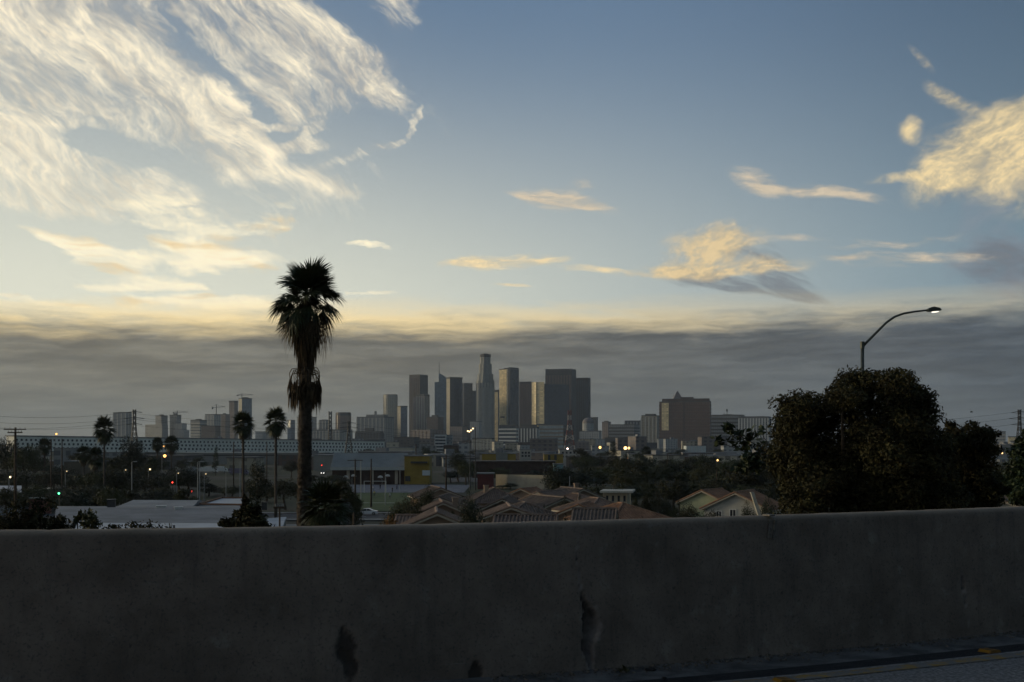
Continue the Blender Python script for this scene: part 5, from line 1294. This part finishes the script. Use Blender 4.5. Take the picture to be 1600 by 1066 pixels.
# ------------------------------------------------------------------ trees of the neighbourhood
TG = 'garden and street trees of the neighbourhood'
for a in [
  (738, 111, 1.6, 'round dark tree standing among the tiled houses left of centre', 0, 764, 1.0),
  (668, 158, 2.0, 'dark tree right of the green sports field behind the gable houses', 0, 757, 1.0),
  (634, 148, 2.6, 'wide dark tree in front of the green sports field', 1, 768, 1.0),
  (650, 132, 1.6, 'dark leafy tree leaning over the second gable house', 1, 790, 1.0),
  (700, 140, 1.3, 'small tree between the nearest gable house and the round dark tree', 3, 797, 1.0),
  (534, 190, 3.6, 'brownish half bare tree right of the big palm trunk', 3, 748, 1.0),
  (548, 215, 2.6, 'thin brownish tree left of the white car', 3, 757, 1.0),
  (402, 240, 3.0, 'brown green tree under the two mid distance palms', 0, 716, .9),
  (446, 300, 3.6, 'olive tree between the right mid palm and the big palm trunk', 1, 745, 1.2),
  (455, 560, 4.2, 'round dark tree seen low behind the big palm trunk at left', 0, 718, 1.0),
  (205, 400, 5.6, 'tall dark tree right of the broad crowned palm', 0, 679, .95),
  (337, 600, 3.0, 'slim dark tree before the long white building between palms', 2, 696, .9),
  (310, 620, 5.0, 'round dark tree before the grey depot on the left', 0, 712, 1.0),
  (285, 600, 4.2, 'small round tree left of the depot trees', 0, 716, 1.0),
  (10, 420, 6.0, 'dark tree behind the crossarm pole at the left edge', 0, 681, 1.0),
  (38, 410, 5.0, 'dark tree right of the crossarm pole at the left edge', 1, 690, 1.0),
  (55, 430, 4.6, 'dark tree beside the low palm near the left edge', 0, 692, 1.0),
  (1075, 133, 2.4, 'dark leafy tree left of the green gabled house', 1, 784, 1.0),
  (1055, 140, 1.8, 'small dark tree right of the orange hip roof', 0, 782, 1.0),
  (1105, 140, 2.0, 'bushy tree in front of the green gabled house', 1, 792, 1.0),
  (1166, 130, 1.5, 'small leafy tree in front of the white walled house', 0, 782, 1.0),
  (1196, 120, 1.6, 'tangled tree between the white house and the big dense tree', 0, 770, 1.0),
  (938, 190, 1.8, 'dark bush tree behind the tan hip roof house', 0, 779, 1.0),
  (1030, 230, 2.6, 'dark tree right of the cream flat roofed house', 1, 772, 1.0),
  (905, 700, 5.0, 'brownish bare topped tree left of the paired orange lights', 3, 699, 1.4),
  (957, 520, 4.0, 'dark upright tree between the orange street lights', 2, 686, 1.1),
  (715, 520, 5.0, 'tall dark tree left of the flood light poles', 0, 703, 1.0),
  (728, 470, 4.4, 'dark tree just below the flood light poles', 1, 716, 1.0),
  (700, 900, 5.0, 'dark tree above the street left of the flood light poles', 0, 698, 1.0),
  (665, 1000, 5.0, 'dark tree behind the yellow block near the left of centre', 0, 697, 1.0),
  (785, 430, 2.6, 'dark tree before the beige wall at its left end', 1, 758, 1.1),
  (797, 425, 2.6, 'dark tree right beside the left tree before the beige wall', 0, 754, 1.1),
  (870, 300, 5.2, 'big rounded tree at the right end of the beige wall', 0, 722, 1.0),
  (1560, 320, 4.0, 'dark tree behind the brown roofs at the far right', 1, 718, 1.2),
  (1585, 600, 4.0, 'far dark tree under the far right lattice pylon', 0, 716, 1.2),
]:
    tree(a[0], a[1], a[2], a[3], a[4], TG, ytop=a[5], wide=a[6])
for a in [
  (612, 118, 1.9, 'rust coloured shrub at the left of the nearest gable house', 5, 812),
  (768, 116, 1.4, 'olive shrub below the round dark tree', 4, 806),
  (888, 116, 1.5, 'dark green clipped shrub before the grey brown house', 4, 800),
  (1000, 118, .9, 'small shrub in front of the orange hip roof', 4, 806),
  (850, 150, 1.0, 'dark shrub between the back row houses near the centre', 4, 786),
  (1180, 150, 1.1, 'leafy shrub against the white walled house', 4, 796),
  (478, 47, .8, 'dark low shrub at the foot of the big palm', 4, 812),
]:
    tree(a[0], a[1], a[2], a[3], a[4], 'shrubs among the houses', name='shrub', ytop=a[5], cat='shrub')
g = random.Random(21)
ORD = ['first', 'second', 'third', 'fourth', 'fifth', 'sixth', 'seventh', 'eighth', 'ninth', 'tenth', 'eleventh', 'twelfth', 'thirteenth', 'fourteenth', 'fifteenth', 'sixteenth', 'seventeenth', 'eighteenth', 'nineteenth', 'twentieth']
def nth(i):
    if i < 20: return ORD[i]
    return ('twenty-' if i < 29 else 'thirty-') + ORD[(i - 20) % 10] if i != 29 else 'thirtieth'
def belt(x0, x1, d0, d1, n, y0, y1, r0, r1, label, group, kinds=(0, 1, 3)):
    for i in range(n):
        px = x0 + (x1 - x0) * (i + g.uniform(.1, .9)) / n; d = g.uniform(d0, d1); yt = g.uniform(y0, y1)
        tree(px, d, g.uniform(r0, r1), label + ', %s from the left' % nth(i), g.choice(kinds), group, ytop=yt)
belt(0, 300, 330, 430, 22, 722, 742, 4.5, 6.5, 'dark belt tree behind the warehouse roofs', 'tree belt behind the warehouse')
belt(0, 300, 250, 300, 18, 752, 768, 3.0, 4.4, 'low dark tree in front of the left tree belt', 'front row of the left tree belt')
belt(100, 260, 440, 560, 8, 702, 716, 5, 6.5, 'dark tree at the back of the left belt', 'back row of the left tree belt')
belt(300, 470, 300, 420, 9, 752, 764, 3.5, 5, 'low dark hedge tree left of the big palm', 'hedge trees left of the big palm')
belt(870, 1215, 330, 430, 20, 718, 736, 5, 7.5, 'dark belt tree behind the tiled houses', 'tree belt behind the tiled houses')
belt(905, 1215, 470, 640, 16, 706, 718, 5, 7.5, 'dark tree rising behind the tiled house belt', 'back row of the right tree belt')
belt(880, 1215, 270, 310, 15, 744, 758, 3.2, 5, 'low dark tree before the tiled house belt', 'front row of the right tree belt', (0, 1))
belt(760, 1050, 150, 215, 11, 772, 790, 1.0, 1.7, 'small dark garden tree between the tiled houses', 'garden trees between the houses', (0, 1, 3))
belt(690, 870, 480, 540, 9, 728, 742, 3.5, 5, 'dark tree before the long dark brown building', 'trees before the dark brown building')
belt(560, 760, 900, 1400, 10, 698, 706, 5, 8, 'small far tree below the downtown towers', 'far trees below the towers')
belt(760, 1130, 900, 1500, 16, 699, 708, 5, 8, 'small far tree below the right side of the skyline', 'far trees below the right skyline')
belt(1535, 1640, 380, 700, 9, 715, 745, 4, 7, 'dark tree at the far right', 'far right trees')
belt(480, 560, 420, 520, 5, 735, 748, 3, 4, 'dark low tree beside the school hall', 'trees beside the school hall')

# ------------------------------------------------------------------ low blocks of the hazy flats
LOWM = [FM[k] for k in ('grey', 'pale', 'pink', 'cream', 'dark', 'brown', 'tan')]
def low(n, px0, px1, d0, d1, h0, h1, label, group):
    for i in range(n):
        px = px0 + (px1 - px0) * (i + g.uniform(0, 1)) / n; d = g.uniform(d0, d1); w = g.uniform(14, 46); h = g.uniform(h0, h1)
        mi = g.randrange(len(LOWM)); m = LOWM[mi]; t = thing('low_block', '%s %s, %s from the left' % (('grey', 'pale', 'pinkish', 'cream', 'dark', 'brown', 'tan')[mi], label, nth(i)), 'building', (gx(px, d), d, 0), g.uniform(-.3, .3), group); dp = g.uniform(15, 30)
        MB().box(-w / 2, w / 2, 0, dp, -.3, h).build('wall', m, t); MB().box(-w / 2 - .4, w / 2 + .4, -.4, dp + .4, h + .01, h + .6).build('roof', g.choice([M_ROOFG, M_ROOFL, M_ROOFT]), t)
        if g.random() < .6: x = g.uniform(-w * .3, w * .2); MB().box(x, x + w * .2, dp * .3, dp * .6, h + .61, h + g.uniform(2, 4)).build('plant_room', M_ROOFG, t)
low(30, 0, 620, 1800, 3200, 10, 22, 'low hazy block beyond the long white building', 'far low blocks on the left')
low(34, 600, 1230, 1500, 3000, 9, 22, 'low hazy block at the foot of the towers', 'far low blocks below the towers')
low(10, 1530, 1640, 700, 2600, 6, 15, 'low hazy block on the flats at the far right', 'far low blocks at the far right')
low(12, 600, 860, 750, 1300, 5, 8, 'low flat roofed block beyond the school hall', 'low blocks beyond the school')
low(14, 0, 520, 640, 1200, 5, 8, 'low flat roofed block behind the left tree belt', 'low blocks behind the left trees')
low(8, 880, 1200, 700, 1100, 6, 9, 'low flat roofed block peeping over the right tree belt', 'low blocks over the right trees')

# ------------------------------------------------------------------ poles, lamps, masts and lines
def upole(px, ytop, d, label, arms=(), r=.16, m=None, lean=0.0):
    x = gx(px, d); t = thing('utility_pole', label, 'utility pole', (x, d, gz(x, d))); z = gzh(ytop, d) - gz(x, d)
    MB().tube([(0, 0, -.5), (lean / 2, 0, z / 2), (lean, 0, z)], [r * 1.2, r, r * .75], 8).build('pole', m or M_WOODPOLE, t, True)
    for (py, w) in arms:
        za = gzh(py, d) - gz(x, d); a = MB().box(lean - w / 2, lean + w / 2, -.22, -.08, za - .08, za + .08).build('crossarm', M_WOODPOLE, t)
        mb = MB()
        for i in range(5): xx = lean - w / 2 + .15 + (w - .3) * i / 4; mb.tube([(xx, -.15, za + .081), (xx, -.15, za + .3)], .05, 6)
        tag(mb.build('insulators', M_GALV, a), kind='stuff')
    return t
upole(24, 668, 190, 'wooden utility pole with two crossarms at the left edge', [(671, 3.3), (676, 2.2)], .22)
upole(555, 717, 300, 'utility pole with a wide crossarm beside the sports field', [(719.5, 3.6)], .2)
upole(580, 717, 310, 'bare dark utility pole in the middle of the sports field', [], .2)
upole(533, 766, 150, 'short dark utility pole right of the young palm clump', [], .15)
upole(553, 800, 145, 'dark short post just left of the white car', [], .16)
upole(437, 792, 100, 'thin dark post with a small crossarm left of the big palm trunk', [(793, .9)], .09)
upole(697, 711, 380, 'dark utility pole right of the yellow school block', [], .25)
upole(80, 686, 300, 'thin utility pole among the left trees', [], .18)
upole(97, 686, 310, 'thin utility pole right of another among the left trees', [], .18)
upole(890, 744, 230, 'slim grey pole among the houses right of centre', [], .07, M_GALV)
upole(1120, 735, 300, 'thin utility pole in front of the right tree belt', [], .15)
upole(365, 690, 420, 'thin utility pole left of the left mid distance palm', [], .2)
upole(417, 690, 500, 'thin utility pole between the two mid distance palms', [], .2)
upole(650, 694, 700, 'far utility pole above the yellow school block', [(696, 4)], .3)
upole(1043, 708, 500, 'thin dark pole in the right tree belt', [], .2)
LAMP_N = [0]
def lamp(px, ytop, d, label, col=(1.0, .55, .18), k=30.0, arm=1.2, rb=.28, ybase=None, m=None, lit=True, name='street_lamp'):
    x = gx(px, d); z0 = gz(x, d); t = thing(name, label, 'street lamp', (x, d, z0), 0.0); z = gzh(ytop, d) - z0
    MB().tube([(0, 0, -.3), (0, 0, z)], [.13, .08], 8).build('pole', m or M_GALV, t)
    MB().tube([(0, 0, z - .05), (arm * .5, 0, z + .15), (arm, 0, z + .1)], .05, 6).build('arm', m or M_GALV, t)
    hd = MB().box(arm - .3, arm + .4, -.2, .2, z, z + .2).build('lamp_head', m or M_GALV, t)
    if lit:
        bm = bmesh.new(); bmesh.ops.create_icosphere(bm, subdivisions=2, radius=rb); me = bpy.data.meshes.new('lamp_lens'); bm.to_mesh(me); bm.free()
        key = 'glow_%d_%d_%d_%d' % (col[0] * 100, col[1] * 100, col[2] * 100, k); me.materials.append(emis(key, col, k)); link('lamp_lens', me, hd, (arm, -.25, z - .1))
    return t
OR, YW, WH = (1.0, .50, .14), (1.0, .74, .36), (1.0, .9, .7)
lamp(253, 712, 420, 'lit orange street lamp beside the small palms on the left', OR, 3.2, 1.0, .5)
lamp(86, 678, 700, 'lit orange lamp on the roof line near the left edge', OR, 2.6, .8, .55)
lamp(936, 699, 800, 'lit yellow street lamp at the left of the orange pair over the tree belt', (1, .55, .16), 3.6, .6, .8)
lamp(975, 700, 760, 'brightest lit yellow street lamp at the right over the tree belt', (1, .6, .2), 4.5, .8, .95)
lamp(981, 700, 770, 'lit yellow street lamp just right of the brightest one', (1, .55, .16), 3.6, .6, .7)
lamp(979, 716, 640, 'small red orange lamp below the brightest yellow lamp', (1, .28, .08), 5, .3, .3)
lamp(254, 697, 560, 'dim orange lamp higher behind the left orange street lamp', OR, 2.2, .6, .4)
lamp(276, 739, 330, 'small warm lamp by the road behind the left palms', YW, 1.3, .5, .14)
lamp(319, 740, 330, 'small warm lamp near the flagpole on the left', YW, 1.3, .5, .14)
lamp(194, 734, 360, 'faint warm lamp below the broad crowned palm', YW, 1.2, .5, .14)
lamp(102, 736, 350, 'faint yellow lamp among the dark left trees', YW, 1.2, .5, .14)
lamp(232, 733, 360, 'faint yellow lamp left of the lit orange street lamp', YW, 4, .5, .2)
lamp(14, 745, 300, 'faint warm lamp behind the blue grey shed', YW, 4, .4, .2)
lamp(1120, 719, 560, 'small yellow lamp under the young sparse tree', (1, .6, .2), 3, .3, .4)
lamp(1565, 708, 900, 'lit window lamp on the far right platform', (1, .62, .25), 3, .3, .6)
lamp(886, 701, 790, 'white red lamp by the pale two storey block', (1, .7, .6), 10, .3, .45)
for px, d in ((206, 300), (309, 280), (375, 330), (353, 340), (312, 330)):
    lamp(px, 722 if px != 353 else 737, d, {206: 'unlit grey lamp post under the tall dark tree at left', 309: 'unlit pale lamp post before the warehouse near the depot', 375: 'unlit pale lamp post by the left mid palm', 353: 'short unlit lamp post left of the left mid palm', 312: 'unlit lamp post right beside the pale one near the depot'}[px], lit=False, arm=.8, m=mat('pole_pale', (.34, .35, .34), .6, .1))
def flood():
    d = 420; x = gx(734.5, d); z = gzh(675, d); t = thing('flood_light_mast', 'pair of tall masts with lit sports flood lights left of centre', 'flood light', (x, d, 0))
    for dx, zz in ((0, z), (1.7, gzh(668, d))): MB().tube([(dx, 0, -.3), (dx, 0, zz)], [.2, .12], 8).build('mast', M_DARKMETAL, t)
    b = MB().box(-1.0, 1.0, -.1, .1, z - .1, z + .1).build('crossbar', M_DARKMETAL, t)
    for i, (dx, dz) in enumerate(((-.75, .25), (-.25, .1), (.3, .5), (.95, 1.1))):
        o = MB().box(dx - .22, dx + .22, -.25, -.11, z + dz - .2, z + dz + .2).build('lamp_panel', emis('flood_glow', (1, .72, .36), 3.5), b)
flood()
def pylon(px, ytop, d, label, col=M_DARKMETAL, w0=9.0, w1=1.6, arms=((.94, 7), (.82, 9), (.7, 7)), bands=None, r=.28):
    x = gx(px, d); t = thing('lattice_pylon', label, 'pylon', (x, d, 0)); z = gzh(ytop, d); n = 9
    L_ = lambda f: (w0 + (w1 - w0) * min(1, f / .72)) / 2 if f < .72 else w1 / 2
    mats_ = bands or [col]; mb = MB()
    for i in range(n):
        f0, f1 = i / n, (i + 1) / n; a0, a1 = L_(f0), L_(f1); mi = i % len(mats_)
        c0 = [(-a0, -a0), (a0, -a0), (a0, a0), (-a0, a0)]; c1 = [(-a1, -a1), (a1, -a1), (a1, a1), (-a1, a1)]
        for k in range(4):
            j = (k + 1) % 4
            mb.tube([(*c0[k], z * f0), (*c1[k], z * f1)], r, 4, mi); mb.tube([(*c0[k], z * f0), (*c1[j], z * f1)], r * .6, 4, mi); mb.tube([(*c0[j], z * f0), (*c1[k], z * f1)], r * .6, 4, mi)
    mb.build('lattice', mats_, t)
    for f, w in arms:
        MB().tube([(-w, 0, z * f), (0, 0, z * f + .9), (w, 0, z * f)], r * .9, 4).build('crossarm', mats_[0], t)
    return t
pylon(210, 640, 1150, 'dark lattice power pylon standing above the long white building at left', w0=7, w1=2.2, r=.32)
pylon(545, 658, 1250, 'lattice power pylon right of the big palm trunk', w0=8, w1=1.6, r=.28)
pylon(516, 643, 2600, 'slim lattice mast right of the big palm beyond the white building', w0=8, w1=5, arms=(), r=.8)
pylon(1593, 640, 1100, 'dark lattice power pylon near the right edge', w0=7, w1=2.0, r=.3)
pylon(890, 641, 1500, 'red and white lattice radio mast before the curved glass tower', arms=(), w0=14, w1=3.5, r=.42, bands=[mat('mast_red', (.16, .05, .05), .7, .1), mat('mast_white', (.36, .34, .33), .7, .1)])
def wire(label, pts, r=.07, sag=2.0):
    mb = MB(); q = []
    for (a, b) in zip(pts[:-1], pts[1:]):
        for i in range(12): f = i / 12; p = a.lerp(b, f); p.z -= sag * 4 * f * (1 - f); q.append(p)
    q.append(pts[-1]); mb.tube(q, r, 4); o = mb.build('power_line', M_DARKMETAL); tag(o, label, 'power line', 'power lines')
zt = gzh(640, 1150)
for i, (f, dx, nm) in enumerate(((.94, -7, 'top'), (.82, -9, 'second'), (.7, -7, 'third'), (.82, 9, 'lowest'))):
    x = gx(210, 1150)
    wire('%s sagging power line of the left lattice pylon' % nm, [Vector((gx(-60, 1000), 1000, gzh((646, 656, 664, 669)[i], 1000))), Vector((x + dx, 1150, zt * f)), Vector((gx(545, 1250), 1250, gzh(658, 1250) * (.94, .82, .7, .76)[i])), Vector((gx(900, 1400), 1400, gzh((690, 692, 694, 696)[i], 1400)))], .09, 4)
zt = gzh(640, 1100)
for i, (f, nm) in enumerate(((.94, 'top'), (.82, 'middle'), (.7, 'bottom'))):
    wire('%s power line running left from the right edge pylon' % nm, [Vector((gx(1300, 1180), 1180, gzh((662, 672, 680)[i], 1180))), Vector((gx(1593, 1100) - (7, 9, 7)[i], 1100, zt * f)), Vector((gx(1760, 1050), 1050, gzh((648, 656, 664)[i], 1050)))], .09, 3)
def signal(px, py, d, label, col):
    x = gx(px, d); t = thing('traffic_light', label, 'traffic light', (x, d, 0)); z = gzh(py, d)
    MB().tube([(0, 0, -.3), (0, 0, z + .6)], .07, 6).build('pole', M_DARKMETAL, t); h = MB().box(-.2, .2, -.3, -.1, z - .6, z + .6).build('housing', M_DARKMETAL, t)
    bm = bmesh.new(); bmesh.ops.create_icosphere(bm, subdivisions=1, radius=.2); me = bpy.data.meshes.new('lens'); bm.to_mesh(me); bm.free(); me.materials.append(emis('sig_%d%d' % (col[0] * 9, col[1] * 9), col, 5)); link('lens', me, h, (0, -.32, z))
signal(270, 754, 330, 'red traffic light behind the left tree belt', (1, .05, .03))
signal(93, 771, 240, 'green traffic light left of the warehouse roof', (.1, 1, .35))
signal(300, 768, 300, 'dim red traffic light before the depot on the left', (.9, .06, .04))
signal(503, 727, 600, 'red traffic light right of the big palm trunk', (1, .05, .05))

# ------------------------------------------------------------------ vehicles
M_TYRE = mat('tyre', (.02, .02, .02), .9, .1); M_RIM = mat('rim', (.3, .3, .3), .4, .1, metal=.6)
def wheel(t, x, y, r=.33):
    mb = MB(); mb.tube([(x, y - .1, r), (x, y + .1, r)], r, 14); w = mb.build('wheel', M_TYRE, t); mb = MB(); mb.tube([(x, y - .115, r), (x, y - .101, r)], r * .6, 10); mb.build('rim', M_RIM, w)
def car(px, py, label, body, rz=0.0, name='parked_car', lights=None, d=None, group=None):
    d = d or gd(py); x = gx(px, d); t = thing(name, label, 'car', (x, d, .11), rz, group)
    prof = [(-2.25, .3), (-2.3, .62), (-2.1, .8), (-1.45, .92), (-.75, 1.36), (-.3, 1.45), (.45, 1.44), (1.3, 1.02), (2.1, .93), (2.28, .7), (2.25, .3), (1.85, .28), (1.75, .55), (1.45, .68), (1.1, .55), (1.0, .28), (-1.0, .28), (-1.1, .55), (-1.4, .68), (-1.7, .55), (-1.8, .28)]
    MB().extr(prof, -.86, .86).build('body', body, t)
    for s in (-1, 1):
        MB().extr([(-1.25, .93), (-.7, 1.31), (-.1, 1.37), (-.1, .93)], s * .868 - .004, s * .868 + .004).build('side_window', M_GLASS, t); MB().extr([(0, .93), (0, 1.37), (.42, 1.36), (1.05, .98)], s * .868 - .004, s * .868 + .004).build('side_window', M_GLASS, t)
        MB().box(-.2, .0, s * .87 - .01, s * .87 + .01, .72, .77).build('door_handle', M_RIM, t)
        for xx in (-1.42, 1.42): wheel(t, xx, s * .78 - (.02 if s > 0 else -.02))
        MB().box(-2.33, -2.2, s * .6 - .2, s * .6 + .2, .6, .75).build('headlight', emis('headlight', (1, .95, .85), lights) if lights else M_RIM, t)
        MB().box(2.2, 2.32, s * .62 - .2, s * .62 + .2, .7, .85).build('tail_light', mat('tail_red', (.25, .02, .02), .4, .1), t)
    return t
PW, PD, PS = mat('paint_white', (.62, .64, .67), .25, .05, spec=.5), mat('paint_dark', (.04, .042, .05), .25, .05, spec=.5), mat('paint_silver', (.35, .36, .38), .3, .05, metal=.4)
car(574, 806.5, 'white sedan driving along the street past the sports field', PW, 0.0, d=277)
car(684, 757, 'pale parked car at the kerb behind the brown roofed house', PS, 1.2, d=395)
car(505, 733, 'car with bright headlights on the road behind the big palm', PD, 1.57, lights=6, d=620)
car(280, 790, 'dark parked car behind the pale shed roof', PD, .3, d=345)
car(1553, 782, 'white car glimpsed between the small dark tree and the brown roofs', PW, .5, d=230)
car(1042, 787, 'silver parked car behind the orange hip roof', PS, .3, d=270)
def truck(px, d, label, body, l=7.0, h=3.2, rz=0.0):
    t = thing('box_truck', label, 'truck', (gx(px, d), d, .05), rz, 'trucks before the depot'); MB().box(-l / 2, l / 2 - 1.8, -1.1, 1.1, .8, h).build('cargo_box', body, t)
    MB().extr([(l / 2 - 1.75, .5), (l / 2, .5), (l / 2, 1.5), (l / 2 - .5, 2.4), (l / 2 - 1.75, 2.4)], -1.05, 1.05).build('cab', body, t); MB().box(l / 2 - .9, l / 2 - .3, -1.07, -1.051, 1.5, 2.1).build('cab_window', M_GLASS, t)
    for xx in (-l / 2 + 1.2, l / 2 - 1.0): wheel(t, xx, -.95, .45); wheel(t, xx, .95, .45)
truck(289, 640, 'white box truck left of the depot trees', M_WHITE, 9)
truck(322, 650, 'white long truck in the middle of the depot yard', M_WHITE, 12)
truck(343, 655, 'white truck at the right of the depot yard', M_WHITE, 8)
truck(373, 610, 'purple grey truck under the left mid distance palm', mat('truck_violet', (.16, .14, .2), .6, .1), 9)

# ------------------------------------------------------------------ sports field furniture and players
def hoop(px, py, d, label, s=1):
    x = gx(px, d); t = thing('basketball_hoop', label, 'basketball hoop', (x, d, .1), 0, 'basketball hoops by the school hall'); z = 3.3
    MB().tube([(0, 0, -.2), (0, 0, 2.6), (s * .5, 0, 3.2)], .08, 6).build('pole', M_GALV, t)
    pl = [(s * .6 + math.cos(a) * .95, z + math.sin(a) * .8) for a in [i * math.pi / 10 for i in range(11)]]
    MB().extr(pl, -.06, .0).build('backboard', M_WHITE, t)
    mb = MB(); mb.tube([(s * .6 + math.cos(a) * .23, -.35 + math.sin(a) * .23, z - .15) for a in [i * .6283 for i in range(11)]], .02, 4); mb.build('rim', mat('rim_orange', (.4, .12, .03), .5, .1), t)
hoop(543, 747, 445, 'leftmost white basketball hoop before the school hall', -1); hoop(550, 742, 462, 'second white basketball hoop from the left', 1)
hoop(597, 747, 445, 'third white basketball hoop from the left', -1); hoop(603, 743, 462, 'rightmost white basketball hoop near the yellow block', 1)
def goal():
    d = 396; k = d / F; t = thing('football_goal', 'white football goal at the far end of the sports field', 'goal', (gx(569, d), d, .12)); w = 34 * k; h = 3.6
    for xx in (0, w): MB().tube([(xx, 0, -.2), (xx, 0, h)], .09, 6).build('goal_post', M_WHITE, t)
    MB().tube([(-.05, 0, h), (w + .05, 0, h)], .09, 6).build('crossbar', M_WHITE, t)
goal()
for px, yt, d, lb in ((564, 720, 335, 'tall white pole at the left of the sports field'), (602, 740, 320, 'tall white pole at the right of the sports field'), (625, 732, 400, 'slim white pole before the yellow school block')):
    x = gx(px, d); t = thing('field_pole', lb, 'pole', (x, d, .1), 0, 'white poles by the sports field'); z = gzh(yt, d); MB().tube([(0, 0, -.2), (0, 0, z)], [.11, .08], 7).build('shaft', mat('pole_pale', (.34, .35, .34)), t); MB().tube([(0, 0, z + .003), (0, 0, z + .2)], [.12, .05], 7).build('cap', M_GALV, t)
def person_mesh():
    vs = [(0, 0, .95), (0, 0, 1.2), (0, 0, 1.42), (0, 0, 1.52), (0, 0, 1.66), (.17, 0, 1.40), (.25, -.03, 1.15), (.24, -.14, .92), (-.17, 0, 1.40), (-.26, .03, 1.15), (-.25, -.05, .9), (.1, 0, .9), (.13, -.08, .5), (.12, .02, .06), (.13, -.12, .03), (-.1, 0, .9), (-.13, .05, .5), (-.16, .16, .08), (-.16, .04, .03)]
    es = [(0, 1), (1, 2), (2, 3), (3, 4), (2, 5), (5, 6), (6, 7), (2, 8), (8, 9), (9, 10), (0, 11), (11, 12), (12, 13), (13, 14), (0, 15), (15, 16), (16, 17), (17, 18)]
    rs = [.14, .14, .15, .06, .105, .07, .05, .04, .07, .05, .04, .10, .07, .05, .035, .10, .07, .05, .035]
    me = bpy.data.meshes.new('person'); me.from_pydata(vs, es, []); o = bpy.data.objects.new('person', me); COL.objects.link(o)
    m = o.modifiers.new('s', 'SKIN'); o.modifiers.new('u', 'SUBSURF').levels = 1
    for i, r in enumerate(rs): me.skin_vertices[0].data[i].radius = (r, r)
    me.skin_vertices[0].data[0].use_root = True
    dg = bpy.context.evaluated_depsgraph_get(); dg.update(); out = bpy.data.meshes.new_from_object(o.evaluated_get(dg)); bpy.data.objects.remove(o); return out
PM = person_mesh(); M_SKIN = mat('skin', (.3, .19, .13), .7, .1)
for i, (px, py, shirt, lb) in enumerate(((594, 764.5, (.05, .05, .06), 'person in dark clothes standing at the football goal'), (620, 766, (.04, .045, .06), 'person in dark clothes right of the football goal'), (613, 770, (.05, .04, .04), 'person in dark clothes near the right side of the field'),
        (609, 780, (.6, .6, .58), 'person in a white shirt on the right of the field'), (583, 768, (.6, .58, .55), 'person in a pale shirt left of the dark clothed goalkeeper'), (585, 776, (.5, .45, .2), 'person in a pale yellow shirt in the middle of the field'))):
    d = gd(py) * .995; me = PM.copy(); ms = mat('shirt_%d' % i, shirt, .8, .1); mp = mat('trousers', (.04, .04, .05), .8, .1)
    for m_ in (ms, mp, M_SKIN): me.materials.append(m_)
    me.polygons.foreach_set('material_index', [2 if (p.center.z > 1.47 or (abs(p.center.x) > .2 and p.center.z < 1.12 and p.center.z > .8)) else (0 if p.center.z > .93 else 1) for p in me.polygons]); me.polygons.foreach_set('use_smooth', [True] * len(me.polygons))
    o = link('person', me); o.location = (gx(px, d), d, .13); o.rotation_euler = (0, 0, i * 1.3); tag(o, lb, 'person', 'players on the sports field')
# pallets, tanks and clutter that make the yards read as used
def platform():
    d = 950; k = d / F; t = thing('rail_platform', 'long pale elevated platform at the far right', 'platform', (gx(1535, d), d, 0)); w = 110 * k
    MB().box(0, w, 0, 8, gzh(718, d), gzh(711, d)).build('deck', FM['pale'], t); MB().box(-1, w, -1, 9, gzh(704, d), gzh(702.5, d)).build('canopy', M_ROOFL, t)
    for i in range(9): MB().box(2 + i * w / 9, 2.6 + i * w / 9, 1, 1.6, -.2, gzh(704, d) - .003).build('column', M_GALV, t)
platform()

# ------------------------------------------------------------------ evening haze over the city
def build_haze():
    mb = MB(); mb.box(-14600, 14600, -14600, 14600, -3.0, 335.0)
    m = bpy.data.materials.new('haze'); m.use_nodes = True; t = m.node_tree; t.nodes.clear()
    o = t.nodes.new('ShaderNodeOutputMaterial'); v = t.nodes.new('ShaderNodeVolumePrincipled')
    v.inputs['Color'].default_value = (0.74, 0.86, 1.0, 1); v.inputs['Density'].default_value = 0.4e-4; v.inputs['Anisotropy'].default_value = 0.35
    t.links.new(v.outputs[0], o.inputs['Volume'])
    h = mb.build('haze', m); tag(h, 'thin grey evening haze over the city', 'haze', kind='stuff')
build_haze()
